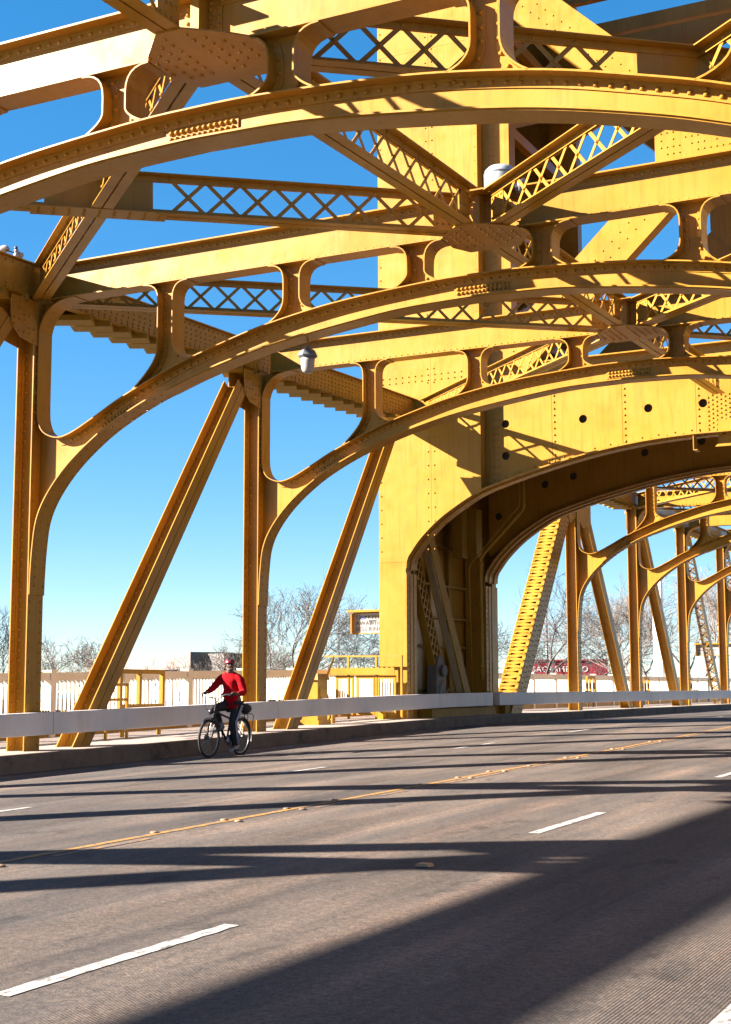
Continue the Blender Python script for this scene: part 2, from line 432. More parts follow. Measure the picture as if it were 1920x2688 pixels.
# raised dots and reflectors on the centre line
dotm = MB(); dotm.lathe([(.042, 0), (.040, .007), (.030, .014), (.012, .017)], 12)
dot_y = dotm.mesh('lane_dot', MYEL2, True); DOTP = mat('pale_ceramic', (.27, .17, .10), .45, .15, 8)
dot_w = dotm.mesh('lane_dot', DOTP, True)
dots = [(-7.50, 8.66), (-7.72, 10.97), (-7.72, 12.14), (-7.53, 12.10), (-7.72, 13.36), (-7.53, 13.36), (-7.72, 14.43), (-7.72, 16.7), (-7.53, 16.72), (-7.72, 17.91), (-7.54, 17.93), (-7.75, 19.09), (-7.56, 19.2), (-7.62, 20.36), (-7.70, 21.24), (-7.72, 22.29), (-7.51, 22.28), (-7.7, 24.7), (-7.5, 24.7), (-7.7, 27.1), (-7.5, 27.1)]
for i, (x, y) in enumerate(dots):
    o = link('lane_dot', dot_y if i in (5, 4, 8) else dot_w)
    o.location = (x, y, roadz(x, y)+.003)
    o['category'] = 'road dot'; o['group'] = 'raised dots along the yellow centre line'
    o['label'] = 'small round ceramic dot, one of those stuck along the worn yellow centre line'
mb = MB(); mb.plate([(-.06, 0), (.06, 0), (.042, .022), (-.042, .022)], -.05, .05, 'y')
o = link('lane_reflector', mb.mesh('lane_reflector', DOTP)); o.location = (-4.60, 10.02, roadz(-4.6, 10.02)+.004)
o['label'] = 'lone cream square reflector block on the asphalt between two white dashes'; o['category'] = 'road reflector'

# ------------------------------------------------------------------ portal frames
UPT = [(0, -1.19), (.65, -1.20), (1.78, -1.275), (2.64, -1.37), (3.6, -1.54), (4.42, -1.755), (5.18, -1.99), (6.15, -2.38), (6.74, -2.68), (7.19, -2.89), (7.49, -2.94), (7.76, -2.83), (7.88, -2.62), (7.905, -2.35)]
LOT = [(0, -1.50), (1.06, -1.53), (1.78, -1.60), (2.89, -1.75), (3.7, -1.895), (4.6, -2.12), (5.2, -2.31), (5.7, -2.49), (6.2, -2.72), (6.61, -2.95), (7.05, -3.27), (7.4, -3.60), (7.68, -3.97), (7.83, -4.32), (7.89, -4.75), (7.916, -5.15), (7.926, -5.5)]
UPC = catmull(UPT, 5); LOC = catmull(LOT, 5)
def up_at(u):
    for a, b in zip(UPC[:-1], UPC[1:]):
        if a[0] <= u <= b[0]+1e-9:
            return a[1]+(b[1]-a[1])*(u-a[0])/max(1e-9, b[0]-a[0])
    return UPC[-1][1]
def bez(a, c, b, n=7):
    return [tuple((1-t)**2*a[j]+2*t*(1-t)*c[j]+t*t*b[j] for j in (0, 1)) for t in [i/n for i in range(n+1)]]
ZB = -.59
OPS = [(1.10, 2.92), (3.18, 5.23)]
def side_path(u, sgn, dt, db):
    """edge of an opening at u; sgn=+1 when the opening lies towards larger u. top -> bottom"""
    uz = up_at(u+sgn*db)
    top = bez((u+sgn*dt, ZB), (u, ZB), (u, ZB-.27), 6)
    zb = up_at(u)
    mid_z = min(ZB-.28, zb + min(.45, (ZB-.27-zb)*.55))
    bot = bez((u, mid_z), (u, zb+.10*(1 if zb > -1.9 else 2)), (u+sgn*db*.80, up_at(u+sgn*db*.80)), 7)
    return top+bot
def up_between(a, b):
    pts = [(a, up_at(a))]
    pts += [q for q in UPC if min(a, b)+.01 < q[0] < max(a, b)-.01] if a < b else [q for q in UPC[::-1] if min(a, b)+.01 < q[0] < max(a, b)-.01]
    pts.append((b, up_at(b))); return pts
WY0, WY1 = .160, .180
def portal_meshes():
    D = []   # (name, mesh, stuff)
    def add(name, m, mt=PAINT, stuff=False, smooth=False): D.append((name, m.mesh(name, mt, smooth), stuff))
    FL = .34
    X = lambda u, s: XC+s*u
    # cross beam
    m = MB(); m.box(XC-7.78, XC+7.78, WY0, WY1, ZB, -.012)
    m.box(XC-7.78, XC+7.78, 0, FL, -.012, .010)
    m.box(XC-7.78, XC+7.78, WY0-.014, WY0, -.115, -.012); m.box(XC-7.78, XC+7.78, WY0-.014, WY0, ZB+.018, ZB+.10)
    m.box(XC-7.78, XC+7.78, WY1, WY1+.014, -.115, -.012)
    add('cross_beam', m)
    m = MB(); m.box(XC-7.7, XC+7.7, 0, FL, ZB-.004, ZB+.016); add('beam_bottom_flange', m)
    side_r = {}
    # openings: centre one and per side three
    loops = []
    cR = side_path(.84, -1, .28, .26)
    loop = cR[::-1] + [( -q[0], q[1]) for q in cR] + [(-a, b) for a, b in up_between(.58, 0)] + up_between(0, .58)[1:]
    loops.append([(XC+q[0], q[1]) for q in loop])
    sides = []   # flange paths of the spandrel posts: path, side of the opening, half
    for s in (-1, 1):
        prev = side_path(.84, -1, .28, .26)
        cols = [(.97, prev, side_path(1.10, 1, .28, .28))]
        h1 = side_path(2.92, -1, .28, .30); cols.append((3.05, h1, side_path(3.18, 1, .28, .34)))
        h2 = side_path(5.23, -1, .28, .42); cols.append((5.36, h2, side_path(5.49, 1, .30, .62)))
        for (c, A, B) in cols:
            sides += [(A, -1, s), (B, 1, s)]
            ua, ub = A[-1][0], B[-1][0]
            poly = A + up_between(ua, ub)[1:-1] + B[::-1]
            m = MB(); m.plate([(X(u, s), z) for u, z in poly], WY0, WY1)
            add('spandrel_post', m)
        # opening loops
        l1 = cols[0][2] + up_between(cols[0][2][-1][0], h1[-1][0])[1:-1] + h1[::-1]
        l2 = cols[1][2] + up_between(cols[1][2][-1][0], h2[-1][0])[1:-1] + h2[::-1]
        kn = bez((7.16, ZB), (7.80, ZB+.01), (7.905, ZB-.52), 9)
        sB = cols[2][2]
        tail = [q for q in UPC if q[0] > sB[-1][0]+.01]
        tail = [q for i, q in enumerate(UPC) if i > 0 and (q[0] > sB[-1][0]+.01)]
        l3 = sB + tail + [(7.905, -1.9), (7.905, -1.5)] + kn[::-1]
        sides.append((kn+[(7.905, -1.5), (7.905, -1.9), (7.905, -2.35)], -1, s))
        m = MB(); m.plate([(X(7.16, s), ZB), (X(7.925, s), ZB)] + [(X(7.925, s), ZB-.52)] + [(X(u, s), z) for u, z in kn[::-1][:-1]], WY0, WY1); add('knee_plate', m)
        # arch rib web of this half
        low = [q for q in LOC]
        poly = [(0, -1.19)] + [q for q in UPC[1:]] + [(7.925, -2.35), (7.9295, -5.5)] + low[::-1]
        m = MB(); m.plate([(X(u, s), z) for u, z in poly], WY0+.0008, WY1-.0008)
        pu = [(X(u, s), z-.0) for u, z in UPC if u < 7.5]
        lo = [(X(u, s), z) for u, z in LOC]
        # angle legs lapping the web under the top flange and above the soffit
        m.strip(pu, WY0-.014, WY0, .10*(-s)); m.strip(pu, WY1, WY1+.014, .10*(-s))
        add('arch_rib', m)
        m = MB(); m.strip(lo, -.055, .322, .020*(-s)); 
        m.strip([q for q in lo if abs(q[0]-XC) < 5.4], -.03, .30, .036*(-s)); add('soffit_flange', m)
        # splice plate and its rivets on the arch web
        m = MB(); sp = [(X(u, s), z-.125) for u, z in UPC if u < .42]
        sp = [(X(0, s), -1.315)]+[q for q in sp[1:]]+[(X(.42, s), up_at(.42)-.125)]
        m.strip(sp, WY0-.016, WY0-.0005, .13*(-s))
        add('splice_plate', m) if m.v else None
    rv = MB()
    for (path, k, s) in sides:
        P2 = [(X(u, s), z) for u, z in path]
        m = MB(); m.strip(P2, 0, FL, .018*k*s); add('post_flange', m)
        m = MB(); m.strip(P2, WY0-.013, WY0-.0005, -.082*k*s); m.strip(P2, WY1+.0005, WY1+.013, -.082*k*s); add('post_angle', m)
        pts, dirs = resample(P2, .135)
        for q, d in zip(pts, dirs):
            w = q+Vector((-d.y, d.x))*(-.045*k*s)
            if w.y > ZB-.005 or abs(w.x-XC) > 7.9: continue
            rv.rivet((w.x, WY0-.013, w.y), (0, -1, 0))
    for s in (-1, 1):
        m = MB(); m.strip([(X(u, s), z) for u, z in UPC], 0, FL, .018*s); add('arch_top_flange', m)
    x = XC-7.6
    while x < XC+7.6:
        rv.rivet((x, WY0-.014, -.072), (0, -1, 0)); rv.rivet((x+.07, WY0-.014, ZB+.055), (0, -1, 0))
        x += .135
    for s in (-1, 1):
        pts, dirs = resample([(X(u, s), z) for u, z in UPC if u < 7.4], .14)
        for q, d in zip(pts, dirs):
            nn = Vector((-d.y, d.x)); nn = nn if nn.y < 0 else -nn
            w = q+nn*.055; rv.rivet((w.x, WY0-.014, w.y), (0, -1, 0))
            if s < 0:
                pass
        pts, dirs = resample([(X(u, s), z) for u, z in LOC], .15)
        for i, (q, d) in enumerate(zip(pts, dirs)):
            nn = Vector((-d.y, d.x)); nn = nn if nn.y < 0 else -nn
            for yy in (.06, .28): 
                w = q+nn*.02
                rv.rivet((w.x, yy, w.y), (nn.x, 0, nn.y), .018, .012)
        # splice groups
        for k in range(6):
            u = .03+k*.066
            for dz in (.150, .212): rv.rivet((X(u, s), WY0-.016, up_at(u)-dz), (0, -1, 0), .023, .02)
        for k in range(12):
            u = 6.0+k*.06
            for j, dz in enumerate((.16, .24)): rv.rivet((X(u, s), WY0-.004, up_at(u)-dz), (0, -1, 0), .018, .014)
    add('rivets', rv, PAINT, True)
    # horizontal gusset under the middle node and the riveted node block above it
    m = MB(); g = [(-.12, -.49), (-.51, -.08), (-.55, .42), (-.40, .74), (.38, .75), (.67, .31), (.65, -.05), (.48, -.24), (.17, -.48)]
    m.plate([(XC+a, b) for a, b in g], ZB-.03, ZB-.012, 'z')
    add('gusset_plate', m)
    rv2 = MB()
    random.seed(3)
    for i in range(9):
        for j in range(7):
            a, b = -.48+i*.125, -.36+j*.14
            if abs(a) < .1: continue
            if abs(a)+abs(b-.15) > .72: continue
            rv2.rivet((XC+a, b, ZB-.03), (0, 0, -1), .02, .014)
    m = MB(); m.box(XC-.22, XC+.22, WY0-.016, WY0-.002, ZB+.03, -.03); m.box(XC-.05, XC+.05, WY0-.17, WY0-.016, ZB+.0, -.02)
    m.box(XC-.20, XC+.20, -.20, .0, -.035, -.012)
    add('node_plate', m)
    for i in range(5):
        for j in range(5):
            if i == 2: continue
            rv2.rivet((XC-.18+i*.09, WY0-.016, ZB+.09+j*.09), (0, -1, 0), .019, .015)
    add('node_rivets', rv2, PAINT, True)
    return D
PM = portal_meshes()
def portal(Yn, T, label, near=True):
    t = thing('portal_frame', label, 'portal frame', (0, Yn, T), 'golden arched portal frames over the road')
    for nm, me, st in PM:
        if not near and nm in ('rivets', 'node_rivets', 'splice_plate'): continue
        o = link(nm, me, t)
        if st: o['kind'] = 'stuff'
    return t
portal(PY[0], TY[0], 'nearest arched golden portal frame, curved rib crossing the top of the view')
portal(PY[1], TY[1], 'arched golden portal frame springing from the leftmost post, behind the frame nearest the camera')
portal(PY[2], TY[2], 'arched golden portal frame springing from the post behind the cyclist, nearest to the tower')
portal(PY[-1], TY[-1], 'arched golden portal frame overhead beside the camera, throwing its shadow on the road')
LT = 8.48
LAB = ['first', 'second', 'third', 'fourth', 'fifth']
for n in range(0, 5):
    portal(LY[n], LT, f'{LAB[n]} arched portal frame beyond the tower, seen through its archway', near=(n < 2))

# ------------------------------------------------------------------ side trusses
def ibeam_post(m, x0, y0, y1, z0, z1, s=1, dep=.36, t=.02):
    """I-section with its flanges facing across the road; s=+1 front flange faces +X"""
    ym = (y0+y1)/2
    m.box(min(x0, x0-s*t), max(x0, x0-s*t), y0, y1, z0, z1)
    xb = x0-s*dep
    m.box(min(xb, xb+s*t), max(xb, xb+s*t), y0, y1, z0, z1)
    a, b = x0-s*t, xb+s*t
    m.box(min(a, b), max(a, b), ym-.008, ym+.008, z0, z1)
    for xx, sg in ((a, -s), (b, s)):
        for dy in (-1, 1):
            q = sorted((xx, xx+sg*.075)); yy = sorted((ym+dy*.008, ym+dy*.018))
            m.box(q[0], q[1], yy[0], yy[1], z0, z1)
            q = sorted((xx, xx+sg*.010)); yy = sorted((ym+dy*.018, ym+dy*.085))
            m.box(q[0], q[1], yy[0], yy[1], z0, z1)
def truss(side, kind):
    s = 1 if side == 'left' else -1
    XF = XT if side == 'left' else XR
    if kind == 'approach':
        posts = [(n, PY[n], TY[n]) for n in (-2, -1, 0, 1, 2)]
        lab = {'left': 'riveted golden truss along the far walk between the camera and the tower',
               'right': 'riveted golden truss beside the camera along the near walk'}[side]
        ends = (PY[-2]-4, YT)
    else:
        posts = [(n, LY[n], LT) for n in range(0, 5)]
        lab = {'left': 'riveted golden truss along the far walk beyond the tower',
               'right': 'riveted golden truss along the near walk beyond the tower'}[side]
        ends = (LY[0]-.9, LY[4]+.5)
    root = thing('side_truss', lab, 'bridge truss', (XF, posts[0][1], 0))
    ox, oy = XF, posts[0][1]
    def place(o):
        if o: o.location = (-ox, -oy, 0)
        return o
    rv = MB(); rr = (.021, .015)
    for n, Yn, T in posts:
        y0, y1 = Yn-.06, Yn+.32; z0 = walk(Yn)-.02
        m = MB(); ibeam_post(m, XF, y0, y1, z0, T-.50, s); 
        place(part('post', m, PAINT, root))
        z = z0+.12
        while z < T-1.4:
            for yy in (y0+.06, y1-.06): rv.rivet((XF, yy + (.0), z), (s, 0, 0), .020, .014)
            # rivets through the far flange and the web angles as seen from the roadway end
            rv.rivet((XF-s*.34, y0+.06, z), (s, 0, 0)); rv.rivet((XF-s*.30, y0+.17, z+.05), (0, -1, 0)); rv.rivet((XF-s*.06, y0+.17, z+.05), (0, -1, 0))
            z += .165
        # gusset plate at the top of the post
        if kind == 'approach': g = [(-.67, -.62), (-.66, -1.10), (-.43, -1.29), (-.0, -1.36), (.33, -1.38), (.345, -1.05), (.345, -.60)]
        else: g = [(-.06, -.60), (-.07, -1.38), (.25, -1.36), (.69, -1.29), (.92, -1.10), (.93, -.62)]
        if kind == 'lift' and n == 0: g = [(-1.15, -.45), (-1.3, -1.0), (-.6, -1.95), (-.1, -1.7), (.3, -1.7), (.75, -2.0), (1.58, -1.78), (1.58, -.5)]
        m = MB(); m.plate([(Yn+a, T+b) for a, b in g], XF+s*.003, XF+s*.019, 'x'); m.plate([(Yn+a, T+b) for a, b in g], XF-s*.379, XF-s*.363, 'x')
        place(part('gusset_plate', m, PAINT, root))
        ys = [q[0] for q in g]; zs = [q[1] for q in g]
        gy = min(ys)+.08
        while gy < max(ys)-.04:
            gz = min(zs)+.08
            while gz < max(zs):
                if abs((gy*5+gz*3) % .5) < .34 and (abs(gz) < 1.2 or -.45 < gy < .30): rv.rivet((XF+s*.019, Yn+gy, T+gz), (s, 0, 0), .018, .013)
                gz += .10
            gy += .12
    # diagonals
    if kind == 'approach': dg = [((PY[n]+1.37, walk(PY[n])-.03), (PY[n+1]-.72, TY[n+1]-1.0)) for n in (-2, -1, 0, 1, 2)]
    else: dg = [((LY[n]+.95, LT-1.05), (LY[n+1]-1.20, walk(60)-.03)) for n in range(0, 4)]
    for i, (A, B) in enumerate(dg):
        laced = kind == 'lift' and i >= 2
        d = Vector((B[0]-A[0], B[1]-A[1])); L = d.length; d /= L; nn = Vector((-d.y, d.x))
        hw = .19
        m = MB()
        def quad(x0, x1, w0, w1):
            pts = [Vector(A)+nn*w0, Vector(B)+nn*w0, Vector(B)+nn*w1, Vector(A)+nn*w1]
            if abs(A[1]-walk(A[0])) < .5:   # cut level at the walk
                for k, w in ((0, w0), (3, w1)): pts[k] = pts[k]-d*(pts[k].y-A[1])/d.y
            if abs(B[1]-walk(60)) < .5 and kind == 'lift':
                for k in (1, 2): pts[k] = pts[k]-d*(pts[k].y-B[1])/d.y
            m.plate([tuple(q) for q in pts], min(x0, x1), max(x0, x1), 'x')
        quad(XF, XF-s*.02, -hw, -.008); quad(XF, XF-s*.02, .008, hw)
        quad(XF-s*.34, XF-s*.36, -hw, hw)
        if not laced:
            quad(XF-s*.02, XF-s*.34, -.008, .008)
            quad(XF-s*.265, XF-s*.34, -.018, -.0085); quad(XF-s*.02, XF-s*.095, -.018, -.0085)
            quad(XF-s*.265, XF-s*.34, .0085, .018); quad(XF-s*.02, XF-s*.095, .0085, .018)
        else:
            k = 0
            while k*.24 < L-.3:
                a = Vector(A)+d*(k*.24); b = a+d*.24
                for w in (-hw+.02, hw-.02):
                    p, q = ((XF-s*.03, *(a+nn*w)), (XF-s*.33, *(b+nn*w))); 
                    if k % 2: p, q = ((XF-s*.33, *(a+nn*w)), (XF-s*.03, *(b+nn*w)))
                    m.bar(p, q, .05, .012, up=(0, nn.x, nn.y))
                k += 1
        place(part('diagonal', m, PAINT, root, label='laced open diagonal' if laced else None))
        t = .25
        sd = -1 if True else 1
        while t < L-.15:
            q = Vector(A)+d*t
            upn = nn if nn.x < 0 else -nn
            for dx in (.06, .30): 
                p = q+upn*.018; rv.rivet((XF-s*dx, p.x, p.y), (0, upn.x, upn.y), .019, .014)
            t += .165
    # end post beyond the tower: laced box
    if kind == 'lift':
        A = Vector((40.35, walk(40)-.05)); B = Vector((45.75, LT-1.0)); d = (B-A); L = d.length; d /= L; nn = Vector((-d.y, d.x))
        m = MB()
        for x0, x1 in ((XF, XF-s*.02), (XF-s*.60, XF-s*.58)):
            pts = [A-nn*.35, B-nn*.35, B+nn*.35, A+nn*.35]
            for k in (0, 3): pts[k] = pts[k]-d*(pts[k].y-A.y)/d.y
            m.plate([tuple(q) for q in pts], min(x0, x1), max(x0, x1), 'x')
        for xa, xb in ((XF-s*.021, XF-s*.10), (XF-s*.50, XF-s*.579)):
            pts = [A+nn*.345, B+nn*.345, B+nn*.352, A+nn*.352]
            m.plate([tuple(q) for q in pts], min(xa, xb), max(xa, xb), 'x')
        pts = [A-nn*.35, B-nn*.35, B-nn*.33, A-nn*.33]; m.plate([tuple(q) for q in pts], min(XF-s*.021, XF-s*.579), max(XF-s*.021, XF-s*.579), 'x')
        place(part('end_post', m, PAINT, root))
        for k in range(int((L-.2)/.27)):
            a = A+d*(k*.27+.12)+nn*.355; b = a+d*.135
            for (p, q, nm) in (((XF-s*.02, *a), (XF-s*.58, *b), 'lacing_bar'), ((XF-s*.58, *b), (XF-s*.02, *(a+d*.27)), 'lacing_bar')):
                m = MB(); m.bar(p, q, .125, .012, up=(0, nn.x, nn.y)); place(part(nm, m, PAINT, root))
            for xx in (.05, .55): rv.rivet((XF-s*xx, *(a+nn*.01)), (0, nn.x, nn.y), .024, .016)
        t = .2
        while t < L:
            for w in (-.27, -.1, .1, .27):
                q = A+d*(t+(.1 if abs(w) < .2 else 0))+nn*w; rv.rivet((XF, q.x, q.y), (s, 0, 0), .02, .014)
            t += .2
    # top chord: two webs, cover plate, and the diagonal lacing plates under it
    nodes = [(y, t) for _, y, t in posts]
    a0 = (ends[0], nodes[0][1]-(nodes[0][0]-ends[0])*.028*(kind == 'approach')); a1 = (ends[1], nodes[-1][1]+(ends[1]-nodes[-1][0])*.028*(kind == 'approach'))
    path = [a0]+nodes+[a1]
    for (ya, ta), (yb, tb) in zip(path[:-1], path[1:]):
        m = MB()
        m.plate([(ya, ta-.53), (yb, tb-.53), (yb, tb+.0), (ya, ta+.0)], min(XF-s*.001, XF-s*.016), max(XF-s*.001, XF-s*.016), 'x')
        m.plate([(ya, ta-.53), (yb, tb-.53), (yb, tb+.0), (ya, ta+.0)], min(XF-s*.50, XF-s*.515), max(XF-s*.50, XF-s*.515), 'x')
        m.plate([(ya, ta+.0), (yb, tb+.0), (yb, tb+.022), (ya, ta+.022)], min(XF+s*.07, XF-s*.60), max(XF+s*.07, XF-s*.60), 'x')
        for xx in (0, .515):
            q = sorted((XF-s*(xx-.012 if xx == 0 else xx), XF-s*(xx+.002 if xx == 0 else xx+.10)))
            if xx == 0: q = sorted((XF+s*.0005, XF+s*.013))
            m.plate([(ya, ta-.53), (yb, tb-.53), (yb, tb-.40), (ya, ta-.40)], q[0], q[1], 'x')
        q = sorted((XF+s*.05, XF-s*.11)); m.plate([(ya, ta-.545), (yb, tb-.545), (yb, tb-.531), (ya, ta-.531)], q[0], q[1], 'x')
        q = sorted((XF-s*.42, XF-s*.62)); m.plate([(ya, ta-.545), (yb, tb-.545), (yb, tb-.531), (ya, ta-.531)], q[0], q[1], 'x')
        place(part('top_chord', m, PAINT, root))
        y = ya+.1
        while y < yb:
            t = ta+(tb-ta)*(y-ya)/(yb-ya)
            for dz in (-.06, -.44, -.50): rv.rivet((XF+s*.013 if dz < -.2 else XF, y, t+dz), (s, 0, 0), .019, .014)
            if side == 'left' and kind == 'approach' and ya > 17:
                for dz in (-.16, -.26, -.35): rv.rivet((XF, y+.05, t+dz), (s, 0, 0), .017, .012)
            y += .17
    if side == 'left':
        y = posts[0][1] if kind == 'lift' else PY[0]-3
        while y < ends[1]-.9:
            t = None
            for (ya, ta), (yb, tb) in zip(path[:-1], path[1:]):
                if ya <= y < yb: t = ta+(tb-ta)*(y-ya)/(yb-ya); yn = ya
            if t is not None and (y-yn) > 1.0:
                m = MB(); m.bar((XF-.02, y, t-.60), (XF-.66, y-.33, t-.60), .40, .10, up=(0, 0, 1))
                place(part('lacing_plate', m, PAINT2, root))
            y += .558
    place(part('rivets', rv, PAINT, root, stuff=True))
    return root
truss('left', 'approach'); truss('left', 'lift'); truss('right', 'approach'); truss('right', 'lift')

# ------------------------------------------------------------------ lattice girders of the top bracing
bar_cache = {}
def girder(A, B, label, plates=(), skip=0.35):
    A = Vector(A); B = Vector(B); L = (B-A).length
    t = thing('lattice_girder', label, 'lattice girder', (0, 0, 0), 'lattice girders of the overhead bracing')
    x = (B-A).normalized(); z = Vector((0, 0, 1)); y = z.cross(x).normalized(); z = x.cross(y)
    t.matrix_world = Matrix(((x.x, y.x, z.x, A.x), (x.y, y.y, z.y, A.y), (x.z, y.z, z.z, A.z), (0, 0, 0, 1)))
    H = .56
    m = MB(); 
    for sg in (-1, 1):
        q = sorted((sg*.012, sg*.145)); m.box(skip, L-skip, q[0], q[1], H-.014, H)
        q = sorted((sg*.0125, sg*.024)); m.box(skip, L-skip, q[0], q[1], H-.088, H-.014)
    part('top_flange', m, PAINT, t)
    m = MB()
    for sg in (-1, 1):
        q = sorted((sg*.012, sg*.145)); m.box(skip, L-skip, q[0], q[1], 0, .014)
        q = sorted((sg*.0125, sg*.024)); m.box(skip, L-skip, q[0], q[1], .014, .088)
    part('bottom_flange', m, PAINT, t)
    sp = .48; n = int((L-2*skip-.5)/sp); off = (L-n*sp)/2
    key = 'b'
    if key not in bar_cache:
        a = MB(); a.bar((0, -.006, .045), (sp, -.006, H-.045), .010, .052, up=(0, 0, 1)); b = MB(); b.bar((0, .006, H-.045), (sp, .006, .045), .010, .052, up=(0, 0, 1))
        bar_cache[key] = (a.mesh('lacing_bar', PAINT), b.mesh('lacing_bar', PAINT))
    rv = MB()
    for i in range(n):
        xx = off+i*sp
        if any(p-.75 < xx+sp/2 < p+.75 for p in plates): continue
        for me in bar_cache[key]:
            o = link('lacing_bar', me, t); o.location = (xx, 0, 0)
        for sg in (-1, 1):
            rv.rivet((xx+sp/2, sg*.012, H/2), (0, sg, 0), .022, .012)
            rv.rivet((xx, sg*.024, .05), (0, sg, 0), .02, .013); rv.rivet((xx, sg*.024, H-.05), (0, sg, 0), .02, .013)
    m = MB()
    for p in plates:
        m.box(p-.72, p+.72, -.0115, .0115, .0145, H-.0145); m.box(p-.9, p+.9, -.19, .19, -.014, -.001)
        for i in range(9):
            for yy in (-.12, -.04, .04, .12): rv.rivet((p-.8+i*.2, yy, -.014), (0, 0, -1), .018, .012)
    if plates: part('splice_plate', m, PAINT, t)
    for xe in (skip, L-skip-.36):
        m = MB(); m.box(xe, xe+.36, -.011, .011, .0145, H-.0145); part('end_plate', m, PAINT, t)
        for i in range(4):
            for zz in (.14, .28, .42):
                for sg in (-1, 1): rv.rivet((xe+.05+i*.09, sg*.011, zz), (0, sg, 0), .018, .012)
    part('rivets', rv, PAINT, t, stuff=True)
    return t
def GL(n, T=TY): return (XT-.15, PY[n]+.17, T[n]-.585)
def GR(n, T=TY): return (XR+.15, PY[n]+.17, T[n]-.585)
def GC(n, T=TY, dy=0): return (XC, PY[n]+.17+dy, T[n]-.585)
mid = [(Vector(GC(0))-Vector(GL(1))).length/2]
girder(GC(0), GL(1), 'dark lattice girder falling from the top gusset down to the leftmost post')
girder(GL(0), GC(1), 'long lattice girder from the left edge to the lamp gusset, plated where another crosses', plates=mid)
girder(GC(0), GR(1), 'lattice girder running right from the top gusset behind the big oval openings', plates=mid)
girder(GR(0), GC(1), 'sunlit lattice girder rising to the upper right from the gusset with the white lamp')
girder(GC(0, dy=.1), GC(1, dy=-.1), 'lattice girder along the middle of the road from the top gusset to the lamp gusset')
girder(GL(1), GC(2), 'lattice girder from the leftmost post to the middle gusset nearest the tower')
girder(GR(1), GC(2), 'sunlit lattice girder rising right from the middle gusset nearest the tower')
girder(GC(1, dy=.1), GC(2, dy=-.1), 'lattice girder along the middle of the road between the lamp gusset and the tower-side gusset')
def tw(x): return (x, YT+.1, TY[3]-.585)
girder(GC(2), tw(XT+.1), 'bright lattice girder slanting down left from the tower-side gusset to the tower leg')
girder(GC(2), tw(XR-.1), 'lattice girder slanting right from the tower-side gusset to the far tower leg')
girder(GC(2, dy=.1), (XC, YT+.2, TY[3]-.585), 'short lattice girder joining the tower-side gusset to the tower arch girder')
def lp(x, n): return (x, LY[n]+.17, LT-.585)
girder(GC(-1), GL(0), 'lattice girder overhead to the left of the camera, out of the top of the view')
girder(GC(-1, dy=.1), GC(0, dy=-.1), 'lattice girder overhead along the middle of the road before the top gusset')
girder(lp(XT-.15, 0), lp(XC, 1), 'small lattice girder beyond the tower, first on the left of the middle line')
girder(lp(XC, 0), lp(XT-.15, 1), 'small lattice girder beyond the tower crossing the first one')
girder(lp(XT-.15, 1), lp(XC, 2), 'small lattice girder beyond the tower behind the second far portal')
girder(lp(XC, 1), lp(XC, 2), 'small lattice girder beyond the tower along the middle line')

